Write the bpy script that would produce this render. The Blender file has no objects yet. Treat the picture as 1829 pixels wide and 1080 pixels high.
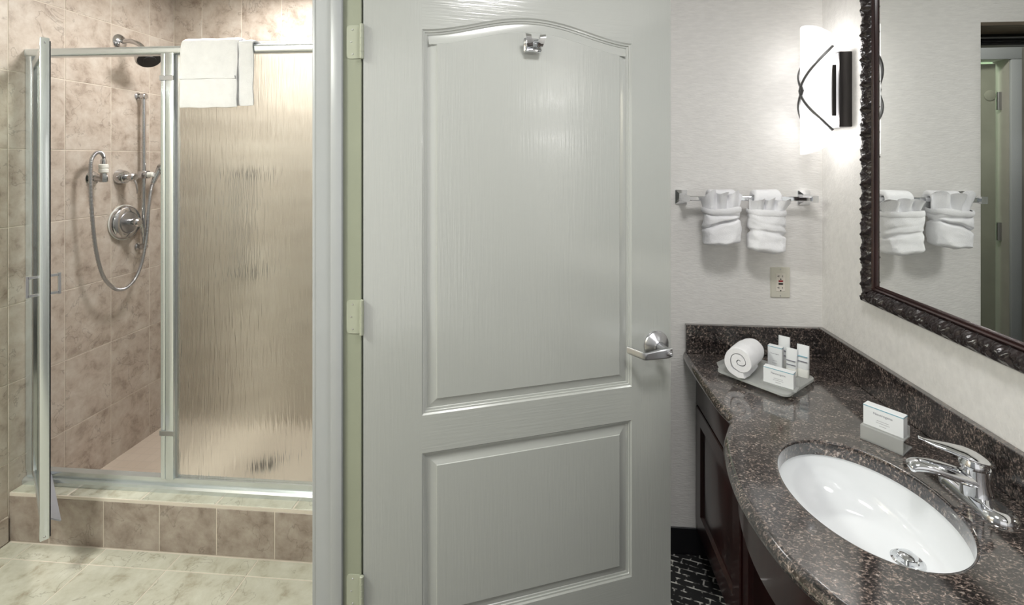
import bpy, bmesh, math, random
from mathutils import Vector, Matrix, noise
random.seed(7)
PI = math.pi
R = math.radians
S = bpy.context.scene
C = S.collection

# ------------------------------------------------------------------ camera
cam_d = bpy.data.cameras.new('camera')
cam = bpy.data.objects.new('camera', cam_d)
C.objects.link(cam)
S.camera = cam
cam_d.sensor_width = 36.0
cam_d.lens = 860.0 / 1829.0 * 36.0
cam_d.shift_y = -(540.0 - 284.0) / 1829.0
cam_d.clip_start = 0.02
cam.location = (0, 0, 1.5)
cam.rotation_euler = (R(90), 0, R(4.65))

# ------------------------------------------------------------------ world, lights, exposure
S.view_settings.view_transform = 'Standard'
S.view_settings.look = 'None'
S.view_settings.exposure = 0.28
S.view_settings.gamma = 1.0
S.view_settings.use_curve_mapping = False
wd = bpy.data.worlds.new('world')
S.world = wd
wd.use_nodes = True
wd.node_tree.nodes['Background'].inputs['Color'].default_value = (1.0, 0.99, 0.97, 1)
wd.node_tree.nodes['Background'].inputs['Strength'].default_value = 0.75

def area(name, loc, size, watt, col, target=None):
    d = bpy.data.lights.new(name, 'AREA')
    d.shape = 'DISK'
    d.size = size
    d.energy = watt
    d.color = col
    o = bpy.data.objects.new(name, d)
    C.objects.link(o)
    o.location = loc
    if target:
        v = Vector(target) - Vector(loc)
        o.rotation_euler = v.to_track_quat('-Z', 'Y').to_euler()
    return o

area('bathroom_ceiling_light', (-1.62, 0.25, 2.41), 0.40, 38, (0.98, 1.0, 0.92))
area('shower_ceiling_light', (-1.32, 2.12, 2.41), 0.30, 16, (1.0, 0.97, 0.93))
area('vanity_ceiling_light', (0.30, 0.60, 2.41), 0.36, 13, (1.0, 0.985, 0.975))
area('passage_ceiling_light', (0.1, 2.45, 2.41), 0.2, 10, (1.0, 0.98, 0.9))
area('far_room_ceiling_light', (-0.1, 3.35, 2.41), 0.3, 8, (0.85, 1.0, 0.8))

# ------------------------------------------------------------------ mesh helpers
def wmat(o):
    m = Matrix.Identity(4)
    while o is not None:
        m = o.matrix_basis @ m
        o = o.parent
    return m

def obj(name, bm, mat, parent=None, local=False, smooth=35, mats=None, loc=None, flip=True):
    if parent is not None and not local:
        bm.transform(wmat(parent).inverted())
    if flip:
        bmesh.ops.recalc_face_normals(bm, faces=bm.faces[:])
    me = bpy.data.meshes.new(name)
    bm.to_mesh(me)
    bm.free()
    for m in (mats or [mat]):
        me.materials.append(m)
    if smooth:
        me.polygons.foreach_set('use_smooth', [True] * len(me.polygons))
        me.set_sharp_from_angle(angle=R(smooth))
    o = bpy.data.objects.new(name, me)
    C.objects.link(o)
    if loc:
        o.location = loc
    if parent is not None:
        o.parent = parent
    return o

def tag(o, label=None, cat=None, group=None, kind=None):
    if label: o['label'] = label
    if cat: o['category'] = cat
    if group: o['group'] = group
    if kind: o['kind'] = kind
    return o

def empty(name, loc, rz=0.0):
    o = bpy.data.objects.new(name, None)
    C.objects.link(o)
    o.location = loc
    o.rotation_euler = (0, 0, rz)
    o.empty_display_size = 0.05
    return o

def NB():
    return bmesh.new()

def box(bm, x0, x1, y0, y1, z0, z1, bev=0.0, seg=1, mi=0):
    g = bmesh.ops.create_cube(bm, size=1.0)
    vs = g['verts']
    for v in vs:
        v.co = Vector(((x0 + x1) / 2 + v.co.x * (x1 - x0), (y0 + y1) / 2 + v.co.y * (y1 - y0), (z0 + z1) / 2 + v.co.z * (z1 - z0)))
    es = set(e for v in vs for e in v.link_edges)
    fs = set(f for v in vs for f in v.link_faces)
    for f in fs: f.material_index = mi
    if bev > 0:
        bmesh.ops.bevel(bm, geom=list(es), offset=bev, segments=seg, profile=0.5, affect='EDGES')
    return vs

def bxo(name, dims, mat, parent=None, bev=0.0, seg=1, **k):
    bm = NB()
    box(bm, *dims, bev=bev, seg=seg)
    return obj(name, bm, mat, parent, **k)

def loft(bm, loops, closed=True, cap0=False, cap1=False, mi=0):
    rows = [[bm.verts.new(p) for p in lp] for lp in loops]
    n = len(rows[0])
    for a, b in zip(rows[:-1], rows[1:]):
        for i in range(n if closed else n - 1):
            j = (i + 1) % n
            try:
                f = bm.faces.new((a[i], a[j], b[j], b[i])); f.material_index = mi
            except ValueError:
                pass
    if cap0: bm.faces.new(list(reversed(rows[0]))).material_index = mi
    if cap1: bm.faces.new(rows[-1]).material_index = mi
    return rows

def catmull(pts, k=8):
    P = [Vector(p) for p in pts]
    Q = [P[0] * 2 - P[1]] + P + [P[-1] * 2 - P[-2]]
    out = []
    for i in range(1, len(Q) - 2):
        a, b, c, d = Q[i - 1], Q[i], Q[i + 1], Q[i + 2]
        for j in range(k):
            t = j / k
            out.append(0.5 * ((2 * b) + (c - a) * t + (2 * a - 5 * b + 4 * c - d) * t * t + (3 * b - a - 3 * c + d) * t ** 3))
    out.append(P[-1])
    return out

def tube(bm, pts, r, n=14, caps=True, sx=1.0, sy=1.0, up=(0, 0, 1)):
    P = [Vector(p) for p in pts]
    loops = []
    t0 = (P[1] - P[0]).normalized()
    u = Vector(up)
    if abs(u.dot(t0)) > 0.95: u = Vector((1, 0, 0)) if abs(t0.x) < 0.9 else Vector((0, 1, 0))
    nx = (u - t0 * u.dot(t0)).normalized()
    for i, p in enumerate(P):
        if i == 0: t = P[1] - P[0]
        elif i == len(P) - 1: t = P[-1] - P[-2]
        else: t = P[i + 1] - P[i - 1]
        t.normalize()
        nx = (nx - t * nx.dot(t)).normalized()
        ny = t.cross(nx)
        rr = r[i] if isinstance(r, (list, tuple)) else r
        loops.append([p + nx * (math.cos(2 * PI * k / n) * rr * sx) + ny * (math.sin(2 * PI * k / n) * rr * sy) for k in range(n)])
    loft(bm, loops, True, caps, caps)

def lathe(bm, prof, org, axis, n=32, cap0=True, cap1=True):
    a = Vector(axis).normalized()
    u = Vector((0, 0, 1)) if abs(a.z) < 0.9 else Vector((1, 0, 0))
    nx = (u - a * u.dot(a)).normalized()
    ny = a.cross(nx)
    o = Vector(org)
    loops = [[o + a * h + nx * (math.cos(2 * PI * k / n) * r) + ny * (math.sin(2 * PI * k / n) * r) for k in range(n)] for r, h in prof]
    loft(bm, loops, True, cap0, cap1)

def rrect(w, h, r, n=5, cx=0, cy=0):
    pts = []
    for qx, qy, a0 in ((1, 1, 0), (-1, 1, 90), (-1, -1, 180), (1, -1, 270)):
        for i in range(n + 1):
            a = R(a0 + 90 * i / n)
            pts.append((cx + qx * (w / 2 - r) + r * math.cos(a), cy + qy * (h / 2 - r) + r * math.sin(a)))
    return pts

def dup(o, parent=None):
    c = o.copy()
    C.objects.link(c)
    c.parent = parent
    for ch in list(o.children):
        dup(ch, c)
    return c

# ------------------------------------------------------------------ materials
def M(name, col, rough=0.5, metal=0.0, var=0.06, vscale=8.0, bump=0.0, bscale=60.0, stretch=(1, 1, 1), coat=0.0, spec=0.5):
    m = bpy.data.materials.new(name)
    m.use_nodes = True
    nt = m.node_tree
    b = nt.nodes['Principled BSDF']
    b.inputs['Roughness'].default_value = rough
    b.inputs['Metallic'].default_value = metal
    b.inputs['Coat Weight'].default_value = coat
    b.inputs['Coat Roughness'].default_value = 0.05
    b.inputs['Specular IOR Level'].default_value = spec
    tc = nt.nodes.new('ShaderNodeTexCoord')
    mp = nt.nodes.new('ShaderNodeMapping')
    mp.inputs['Scale'].default_value = stretch
    nt.links.new(tc.outputs['Object'], mp.inputs['Vector'])
    nz = nt.nodes.new('ShaderNodeTexNoise')
    nz.inputs['Scale'].default_value = vscale
    nz.inputs['Detail'].default_value = 4
    nt.links.new(mp.outputs['Vector'], nz.inputs['Vector'])
    cr = nt.nodes.new('ShaderNodeValToRGB')
    cr.color_ramp.elements[0].position = 0.3
    cr.color_ramp.elements[1].position = 0.7
    cr.color_ramp.elements[0].color = tuple(max(0, x * (1 - var)) for x in col) + (1,)
    cr.color_ramp.elements[1].color = tuple(min(1, x * (1 + var)) for x in col) + (1,)
    nt.links.new(nz.outputs['Fac'], cr.inputs['Fac'])
    nt.links.new(cr.outputs['Color'], b.inputs['Base Color'])
    if bump:
        n2 = nt.nodes.new('ShaderNodeTexNoise')
        n2.inputs['Scale'].default_value = bscale
        n2.inputs['Detail'].default_value = 3
        nt.links.new(mp.outputs['Vector'], n2.inputs['Vector'])
        bp = nt.nodes.new('ShaderNodeBump')
        bp.inputs['Strength'].default_value = bump
        bp.inputs['Distance'].default_value = 0.002
        nt.links.new(n2.outputs['Fac'], bp.inputs['Height'])
        nt.links.new(bp.outputs['Normal'], b.inputs['Normal'])
    return m

def N(nt, t, **k):
    n = nt.nodes.new('ShaderNode' + t)
    for a, v in k.items(): setattr(n, a, v)
    return n

def tile_mat(name, dark, mid, light, rough=0.28):
    m = M(name, mid, rough)
    nt = m.node_tree
    b = nt.nodes['Principled BSDF']
    for l in list(b.inputs['Base Color'].links): nt.links.remove(l)
    tc = N(nt, 'TexCoord'); oi = N(nt, 'ObjectInfo')
    mul = N(nt, 'VectorMath', operation='SCALE'); mul.inputs['Scale'].default_value = 37.0
    cmb = N(nt, 'CombineXYZ')
    nt.links.new(oi.outputs['Random'], cmb.inputs['X']); nt.links.new(oi.outputs['Random'], cmb.inputs['Y']); nt.links.new(oi.outputs['Random'], cmb.inputs['Z'])
    nt.links.new(cmb.outputs['Vector'], mul.inputs[0])
    add = N(nt, 'VectorMath', operation='ADD')
    nt.links.new(tc.outputs['Object'], add.inputs[0]); nt.links.new(mul.outputs['Vector'], add.inputs[1])
    n1 = N(nt, 'TexNoise'); n1.inputs['Scale'].default_value = 13; n1.inputs['Detail'].default_value = 9; n1.inputs['Roughness'].default_value = 0.66; n1.inputs['Distortion'].default_value = 0.25
    nt.links.new(add.outputs['Vector'], n1.inputs['Vector'])
    cr = N(nt, 'ValToRGB')
    e = cr.color_ramp.elements
    e[0].position = 0.30; e[0].color = dark + (1,)
    e[1].position = 0.66; e[1].color = light + (1,)
    x = e.new(0.47); x.color = mid + (1,)
    nt.links.new(n1.outputs['Fac'], cr.inputs['Fac'])
    # thin dark veins
    n2 = N(nt, 'TexNoise'); n2.inputs['Scale'].default_value = 9; n2.inputs['Detail'].default_value = 6; n2.inputs['Distortion'].default_value = 0.6
    nt.links.new(add.outputs['Vector'], n2.inputs['Vector'])
    sb = N(nt, 'Math', operation='SUBTRACT'); sb.inputs[1].default_value = 0.60
    ab = N(nt, 'Math', operation='ABSOLUTE')
    mr = N(nt, 'MapRange'); mr.inputs['From Min'].default_value = 0.0; mr.inputs['From Max'].default_value = 0.012; mr.inputs['To Min'].default_value = 0.5; mr.inputs['To Max'].default_value = 0.0
    nt.links.new(n2.outputs['Fac'], sb.inputs[0]); nt.links.new(sb.outputs[0], ab.inputs[0]); nt.links.new(ab.outputs[0], mr.inputs['Value'])
    mx = N(nt, 'MixRGB'); mx.inputs['Color2'].default_value = tuple(c * 0.6 for c in dark) + (1,)
    nt.links.new(mr.outputs['Result'], mx.inputs['Fac']); nt.links.new(cr.outputs['Color'], mx.inputs['Color1'])
    nt.links.new(mx.outputs['Color'], b.inputs['Base Color'])
    return m

T_wall = tile_mat('beige_marbled_tile', (0.30, 0.24, 0.195), (0.485, 0.415, 0.355), (0.59, 0.535, 0.475), 0.42)
T_curb = tile_mat('brown_marbled_tile', (0.20, 0.155, 0.13), (0.32, 0.265, 0.225), (0.42, 0.365, 0.32))
T_floor = tile_mat('pale_marbled_tile', (0.37, 0.33, 0.25), (0.54, 0.53, 0.44), (0.62, 0.615, 0.53), 0.22)
GROUT = M('grout', (0.66, 0.60, 0.52), 0.8)
WALLP = M('linen_wallpaper', (0.76, 0.745, 0.72), 0.62, var=0.05, vscale=60, bump=0.6, bscale=150, stretch=(0.4, 0.4, 1.8))
WALLP_V = M('linen_wallpaper_side', (0.76, 0.745, 0.72), 0.62, var=0.05, vscale=60, bump=0.6, bscale=170, stretch=(1.0, 1.0, 0.7))
PAINT = M('white_ceiling_paint', (0.78, 0.78, 0.75), 0.8, bump=0.1)
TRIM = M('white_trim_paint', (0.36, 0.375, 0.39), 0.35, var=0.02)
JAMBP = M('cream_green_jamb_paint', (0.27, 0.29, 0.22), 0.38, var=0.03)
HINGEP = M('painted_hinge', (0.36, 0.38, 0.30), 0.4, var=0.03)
DOORV = M('door_paint_vertical_grain', (0.475, 0.49, 0.465), 0.22, var=0.015, vscale=3, bump=0.24, bscale=170, stretch=(1, 1, 0.05))
DOORH = M('door_paint_cross_grain', (0.475, 0.49, 0.465), 0.22, var=0.015, vscale=3, bump=0.24, bscale=170, stretch=(0.05, 1, 1))
DOORS = M('door_paint_smooth', (0.475, 0.49, 0.465), 0.22, var=0.01)
for _m in (DOORV, DOORH, DOORS):
    _b = _m.node_tree.nodes['Principled BSDF']
    _b.inputs['Coat Weight'].default_value = 0.9; _b.inputs['Coat Roughness'].default_value = 0.13; _b.inputs['Coat IOR'].default_value = 1.75
    if _b.inputs['Normal'].links: _m.node_tree.links.new(_b.inputs['Normal'].links[0].from_socket, _b.inputs['Coat Normal'])
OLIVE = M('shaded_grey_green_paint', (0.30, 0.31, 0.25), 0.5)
CHROME = M('chrome', (0.80, 0.81, 0.83), 0.07, 1.0, var=0.02)
CHROMED = M('dark_chrome', (0.56, 0.56, 0.57), 0.13, 1.0, var=0.05)  # chrome with a darker, slightly rougher base
SATIN = M('satin_nickel', (0.50, 0.50, 0.52), 0.3, 1.0, var=0.04)
ALU = M('polished_aluminium', (0.66, 0.70, 0.71), 0.26, 0.75, var=0.03, stretch=(1, 1, 0.1))
RUBBER = M('dark_rubber', (0.012, 0.012, 0.014), 0.5)
SWEEP = M('grey_vinyl', (0.42, 0.43, 0.48), 0.35)
TOWEL = M('white_terry', (0.84, 0.84, 0.86), 0.95, var=0.03, vscale=30, bump=0.6, bscale=420)
PORC = M('white_porcelain', (0.80, 0.82, 0.84), 0.08, var=0.01, coat=0.5)
WOOD = M('dark_mahogany', (0.020, 0.006, 0.0058), 0.28, var=0.3, vscale=14, stretch=(4, 4, 0.4), coat=0.3)
BLACKBASE = M('black_vinyl_base', (0.008, 0.008, 0.010), 0.4)
FRAMEB = M('black_brown_carved', (0.018, 0.012, 0.012), 0.24, var=0.4, vscale=60)
FRAMER = M('dark_red_fillet', (0.028, 0.013, 0.012), 0.2, var=0.2)
MIRROR = M('silvered_glass', (0.90, 0.92, 0.90), 0.0, 1.0, var=0.0)
BRONZE = M('dark_bronze', (0.05, 0.046, 0.045), 0.32, 0.7, var=0.1)
WIRE = M('grey_iron_wire', (0.14, 0.14, 0.14), 0.4, 0.8, var=0.1)
IVORY = M('ivory_plastic', (0.60, 0.58, 0.50), 0.35, var=0.02)
SLOT = M('black_slots', (0.01, 0.01, 0.01), 0.5)
REDB = M('red_button', (0.28, 0.012, 0.015), 0.4)
CARD = M('white_carton', (0.80, 0.82, 0.83), 0.45, var=0.01)
BLUE = M('teal_band_print', (0.20, 0.40, 0.50), 0.45)
INK = M('grey_ink', (0.20, 0.20, 0.24), 0.6)
WHITEP = M('white_plastic', (0.78, 0.78, 0.74), 0.35, var=0.02)
DARKHD = M('dark_header_bar', (0.012, 0.012, 0.012), 0.35)
BROWNW = M('brown_wood_soffit', (0.16, 0.125, 0.085), 0.5, var=0.3, vscale=12, stretch=(0.3, 4, 1))
GREENW = M('green_lit_wall', (0.62, 0.72, 0.58), 0.7)  # greenish light of the far room put into the wall colour
GREYW = M('taupe_wall', (0.36, 0.345, 0.31), 0.7)

def granite():
    m = M('dark_granite', (0.05, 0.05, 0.05), 0.09)
    nt = m.node_tree; b = nt.nodes['Principled BSDF']
    for l in list(b.inputs['Base Color'].links): nt.links.remove(l)
    tc = N(nt, 'TexCoord')
    mp = N(nt, 'Mapping'); mp.inputs['Scale'].default_value = (1, 1.6, 1); mp.inputs['Rotation'].default_value = (0, 0, 0.5)
    nt.links.new(tc.outputs['Object'], mp.inputs['Vector'])
    n1 = N(nt, 'TexNoise'); n1.inputs['Scale'].default_value = 135; n1.inputs['Detail'].default_value = 6; n1.inputs['Roughness'].default_value = 0.7; n1.inputs['Distortion'].default_value = 0.6
    nt.links.new(mp.outputs['Vector'], n1.inputs['Vector'])
    cr = N(nt, 'ValToRGB'); e = cr.color_ramp.elements
    e[0].position = 0.40; e[0].color = (0.006, 0.006, 0.007, 1)
    e[1].position = 0.70; e[1].color = (0.52, 0.50, 0.47, 1)
    x = e.new(0.51); x.color = (0.045, 0.039, 0.037, 1)
    x = e.new(0.585); x.color = (0.20, 0.155, 0.135, 1)
    nt.links.new(n1.outputs['Fac'], cr.inputs['Fac'])
    n2 = N(nt, 'TexNoise'); n2.inputs['Scale'].default_value = 22; n2.inputs['Detail'].default_value = 4
    nt.links.new(mp.outputs['Vector'], n2.inputs['Vector'])
    cr2 = N(nt, 'ValToRGB'); e = cr2.color_ramp.elements
    e[0].position = 0.38; e[0].color = (0.45, 0.43, 0.44, 1)
    e[1].position = 0.62; e[1].color = (1.25, 1.2, 1.15, 1)
    nt.links.new(n2.outputs['Fac'], cr2.inputs['Fac'])
    mx = N(nt, 'MixRGB', blend_type='MULTIPLY'); mx.inputs['Fac'].default_value = 1
    nt.links.new(cr.outputs['Color'], mx.inputs['Color1']); nt.links.new(cr2.outputs['Color'], mx.inputs['Color2'])
    nt.links.new(mx.outputs['Color'], b.inputs['Base Color'])
    b.inputs['Specular IOR Level'].default_value = 0.6
    b.inputs['Coat Weight'].default_value = 0.9; b.inputs['Coat IOR'].default_value = 1.78; b.inputs['Coat Roughness'].default_value = 0.10
    return m
GRANITE = granite()

def clear_glass():
    m = bpy.data.materials.new('clear_pane_glass'); m.use_nodes = True
    nt = m.node_tree; nt.nodes.remove(nt.nodes['Principled BSDF'])
    out = nt.nodes['Material Output']
    tr = N(nt, 'BsdfTransparent'); tr.inputs['Color'].default_value = (0.90, 0.95, 0.91, 1)
    gl = N(nt, 'BsdfGlossy'); gl.inputs['Roughness'].default_value = 0.01; gl.inputs['Color'].default_value = (0.9, 0.95, 0.92, 1)
    fr = N(nt, 'Fresnel'); fr.inputs['IOR'].default_value = 1.35
    mx = N(nt, 'MixShader')
    nt.links.new(fr.outputs[0], mx.inputs['Fac']); nt.links.new(tr.outputs[0], mx.inputs[1]); nt.links.new(gl.outputs[0], mx.inputs[2])
    nt.links.new(mx.outputs[0], out.inputs['Surface'])
    return m
CLEAR = clear_glass()

def rain_glass():
    m = M('rain_pattern_glass', (0.925, 0.96, 0.93), 0.18, var=0.0)
    nt = m.node_tree; b = nt.nodes['Principled BSDF']
    b.inputs['Transmission Weight'].default_value = 1.0
    b.inputs['IOR'].default_value = 1.40
    tc = N(nt, 'TexCoord')
    mp = N(nt, 'Mapping'); mp.inputs['Scale'].default_value = (1, 1, 0.09)
    nt.links.new(tc.outputs['Object'], mp.inputs['Vector'])
    n1 = N(nt, 'TexNoise'); n1.inputs['Scale'].default_value = 165; n1.inputs['Detail'].default_value = 0.6; n1.inputs['Distortion'].default_value = 0.25
    nt.links.new(mp.outputs['Vector'], n1.inputs['Vector'])
    bp = N(nt, 'Bump'); bp.inputs['Strength'].default_value = 1.0; bp.inputs['Distance'].default_value = 0.0016
    nt.links.new(n1.outputs['Fac'], bp.inputs['Height']); nt.links.new(bp.outputs['Normal'], b.inputs['Normal'])
    return m
RAIN = rain_glass()

def acrylic():
    m = M('frosted_acrylic', (0.86, 0.87, 0.85), 0.35, var=0.0)
    b = m.node_tree.nodes['Principled BSDF']
    b.inputs['Transmission Weight'].default_value = 0.70
    b.inputs['IOR'].default_value = 1.3
    return m
ACRYL = acrylic()

def shade_mat():
    m = M('lit_opal_glass', (0.35, 0.35, 0.35), 0.3, var=0.0)
    b = m.node_tree.nodes['Principled BSDF']
    b.inputs['Emission Color'].default_value = (1.0, 0.985, 0.97, 1)
    b.inputs['Emission Strength'].default_value = 0.85
    nt = m.node_tree
    tr = N(nt, 'BsdfTransparent'); mx = N(nt, 'MixShader'); mx.inputs['Fac'].default_value = 0.45
    nt.links.new(tr.outputs[0], mx.inputs[1]); nt.links.new(b.outputs[0], mx.inputs[2])
    nt.links.new(mx.outputs[0], nt.nodes['Material Output'].inputs['Surface'])
    return m
SHADE = shade_mat()

def carpet_mat():
    m = M('black_carpet_white_stitch', (0.01, 0.01, 0.011), 0.95)
    nt = m.node_tree; b = nt.nodes['Principled BSDF']
    for l in list(b.inputs['Base Color'].links): nt.links.remove(l)
    tc = N(nt, 'TexCoord')
    def dashes(rot, off, sl, sw):
        mp = N(nt, 'Mapping'); mp.inputs['Rotation'].default_value = (0, 0, rot); mp.inputs['Scale'].default_value = (sl, sw, 1); mp.inputs['Location'].default_value = (off, off, 0)
        nt.links.new(tc.outputs['Object'], mp.inputs['Vector'])
        nz = N(nt, 'TexNoise'); nz.inputs['Scale'].default_value = 42
        nt.links.new(tc.outputs['Object'], nz.inputs['Vector'])
        br = N(nt, 'TexBrick'); br.offset = 0.5
        br.inputs['Color1'].default_value = (0, 0, 0, 1); br.inputs['Color2'].default_value = (0, 0, 0, 1); br.inputs['Mortar'].default_value = (1, 1, 1, 1)
        br.inputs['Scale'].default_value = 1; br.inputs['Mortar Size'].default_value = 0.055; br.inputs['Mortar Smooth'].default_value = 0.2
        br.inputs['Brick Width'].default_value = 1.0; br.inputs['Row Height'].default_value = 0.5
        nt.links.new(mp.outputs['Vector'], br.inputs['Vector'])
        return br.outputs['Color'], nz.outputs['Fac']
    c1, z1 = dashes(R(20), 0.0, 17, 21)
    mr = N(nt, 'MapRange'); mr.inputs['From Min'].default_value = 0.45; mr.inputs['From Max'].default_value = 0.60
    nt.links.new(z1, mr.inputs['Value'])
    mu = N(nt, 'Math', operation='MULTIPLY')
    nt.links.new(c1, mu.inputs[0]); nt.links.new(mr.outputs['Result'], mu.inputs[1])
    mx = N(nt, 'MixRGB'); mx.inputs['Color1'].default_value = (0.009, 0.009, 0.010, 1); mx.inputs['Color2'].default_value = (0.50, 0.49, 0.46, 1)
    nt.links.new(mu.outputs[0], mx.inputs['Fac']); nt.links.new(mx.outputs['Color'], b.inputs['Base Color'])
    return m
CARPET = carpet_mat()

# ------------------------------------------------------------------ the setting
XL, XR = -2.125, 1.006          # tiled wall of the bathroom, mirror wall
YB, YS = 1.879, 2.559           # vanity back wall, shower back wall
ZC = 2.44
JX0, JX1, JY = -0.648, -0.505, 1.262
CURB_Y = 1.725

def struct(name, dims, mat, label=None, **k):
    return tag(bxo(name, dims, mat, smooth=0, **k), label, kind='structure')

carpet = struct('floor_carpet', (-0.575, 1.2, -1.4, 3.6, -0.05, 0.0), CARPET, 'black carpet with white stitch pattern below the vanity')
floor = struct('floor', (-2.2, -0.575, -1.0, 2.6, -0.05, -0.001), GROUT, 'pale marbled tile floor in front of the shower')
struct('ceiling', (-2.3, 1.2, -1.4, 3.8, ZC, ZC + 0.05), PAINT, 'white ceiling')
wl = struct('wall_left', (XL - 0.1, XL - 0.0015, -1.0, YS + 0.1, -0.05, ZC), GROUT, 'beige marbled tile wall beside the shower')
ws = struct('wall_shower', (XL - 0.002, JX0, YS + 0.0015, YS + 0.1, -0.05, ZC), GROUT, 'beige marbled tile wall at the back of the shower')
struct('wall_right', (XR, XR + 0.1, -1.4, YB + 0.13, -0.05, ZC), WALLP_V, 'off-white linen wallpaper wall carrying the mirror')
OPX, OPZ = 0.435, 1.996
struct('wall_back', (OPX, XR, YB, YB + 0.13, 0.0, ZC), WALLP, 'off-white linen wallpaper wall behind the towel bar')
struct('wall_back_lintel', (-0.505, OPX, YB, YB + 0.13, OPZ, ZC), WALLP, 'wallpapered wall above the opening behind the door')
struct('wall_back_stub', (-0.505, -0.42, YB, YB + 0.13, 0.0, OPZ), WALLP, 'narrow wall strip beside the opening behind the door')
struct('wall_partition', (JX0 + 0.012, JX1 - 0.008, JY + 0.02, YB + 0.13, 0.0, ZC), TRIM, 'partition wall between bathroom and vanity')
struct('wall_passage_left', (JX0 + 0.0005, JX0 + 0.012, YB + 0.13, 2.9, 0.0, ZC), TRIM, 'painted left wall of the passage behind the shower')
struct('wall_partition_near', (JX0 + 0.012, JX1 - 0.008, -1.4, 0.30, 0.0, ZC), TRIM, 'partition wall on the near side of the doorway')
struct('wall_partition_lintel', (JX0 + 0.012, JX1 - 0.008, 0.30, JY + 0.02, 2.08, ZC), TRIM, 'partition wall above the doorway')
struct('wall_bathroom_front', (XL, JX0 + 0.012, -1.05, -0.95, 0.0, ZC), PAINT, 'painted bathroom wall behind the viewer')
struct('wall_passage', (-0.95, -0.555, 2.9, 3.0, 0.0, ZC), GREYW, 'taupe wall in the passage seen in the mirror')
struct('wall_passage_right', (0.45, 1.2, 2.9, 3.0, 0.0, ZC), GREYW, 'taupe wall on the right of the passage door')
struct('wall_passage_lintel', (-0.555, 0.45, 2.9, 3.0, 2.06, ZC), PAINT, 'white wall above the passage door')
struct('wall_passage_side', (1.106, 1.2, YB + 0.13, 3.0, 0.0, ZC), GREYW, 'taupe side wall of the passage')
struct('wall_far_room', (-1.2, 1.2, 3.72, 3.8, 0.0, ZC), GREENW, 'far room wall with green light tinted into its colour')
struct('wall_far_room_left', (-1.0, -0.9, 2.9, 3.8, 0.0, ZC), GREENW, 'far room side wall with green light tinted into its colour')

# tiles: each its own piece, sharing mesh data between tiles of one size
_tm = {}
def tile(parent, name, axis, a0, a1, b0, b1, base, mat, th=0.008, gap=0.002, bev=0.0008):
    """axis 'X': plane facing +X, a=Y b=Z; 'Y': facing -Y, a=X b=Z; 'Z': facing +Z, a=X b=Y. base = back face coordinate"""
    w, h = round(a1 - a0, 4), round(b1 - b0, 4)
    key = (axis, w, h, th, mat.name)
    if key not in _tm:
        bm = NB()
        hw, hh = w / 2 - gap, h / 2 - gap
        if axis == 'X': box(bm, 0, th, -hw, hw, -hh, hh, bev=bev)
        elif axis == 'Y': box(bm, -hw, hw, -th, 0, -hh, hh, bev=bev)
        else: box(bm, -hw, hw, -hh, hh, 0, th, bev=bev)
        me = bpy.data.meshes.new(name)
        bm.to_mesh(me); bm.free()
        me.materials.append(mat)
        _tm[key] = me
    o = bpy.data.objects.new(name, _tm[key])
    C.objects.link(o)
    ca, cb = (a0 + a1) / 2, (b0 + b1) / 2
    o.location = {'X': (base, ca, cb), 'Y': (ca, base, cb), 'Z': (ca, cb, base)}[axis]
    W = wmat(parent)
    o.location = W.inverted() @ o.location
    o.parent = parent
    return o

TH = 0.308
# left wall (shower and in front of it)
ys = [2.559, 2.391] + [2.391 - 0.2225 * i for i in range(1, 9)]
for i in range(len(ys) - 1):
    for k in range(8):
        z0, z1 = k * TH, min((k + 1) * TH, ZC)
        if z1 - z0 < 0.02: continue
        tile(wl, 'tile', 'X', ys[i + 1], ys[i], z0, z1, XL - 0.008, T_wall)
# shower back wall
xs = [XL, -1.958] + [-1.958 + 0.2335 * i for i in range(1, 6)] + [JX0]
for i in range(len(xs) - 1):
    for k in range(8):
        tile(ws, 'tile', 'Y', xs[i], xs[i + 1], k * TH, min((k + 1) * TH, ZC), YS + 0.008, T_wall)
# base course along the left wall in front of the shower
yb = [1.722, 1.65, 1.35, 1.05, 0.75, 0.45]
bl = tag(empty('baseboard_left', (XL, 1.0, 0)), 'low tile base course along the left bathroom wall', kind='structure')
for i in range(len(yb) - 1):
    tile(bl, 'base_tile', 'X', yb[i + 1], yb[i], 0.0, 0.105, XL + 0.0005, T_wall, th=0.009, bev=0.003)
# floor tiles
fx = [-2.116, -2.015, -1.708, -1.401, -1.094, -0.787, -0.58]
fy = [1.722, 1.650, 1.343, 1.036, 0.729, 0.422, 0.115]
for i in range(len(fx) - 1):
    for j in range(len(fy) - 1):
        tile(floor, 'floor_tile', 'Z', fx[i], fx[i + 1], fy[j + 1], fy[j], -0.009, T_floor, th=0.009, gap=0.0018)

# shower curb
curb = tag(bxo('shower_curb', (XL + 0.002, JX0 + 0.01, CURB_Y + 0.0015, CURB_Y + 0.148, 0.0, 0.1895), GROUT, smooth=0), 'low tiled curb along the foot of the shower', 'curb', kind='structure')
cx = [XL + 0.001, -1.953, -1.7245, -1.494, -1.2635, -1.033, -0.8025, JX0 + 0.012]
for i in range(len(cx) - 1):
    tile(curb, 'curb_front_tile', 'Y', cx[i], cx[i + 1], 0.0, 0.180, CURB_Y + 0.008, T_curb)
cx2 = [XL + 0.001, -1.88, -1.575, -1.27, -0.965, JX0 + 0.012]
for i in range(len(cx2) - 1):
    tile(curb, 'curb_top_tile', 'Z', cx2[i], cx2[i + 1], CURB_Y + 0.002, CURB_Y + 0.150, 0.1825, T_floor, th=0.0085, bev=0.003)

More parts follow.
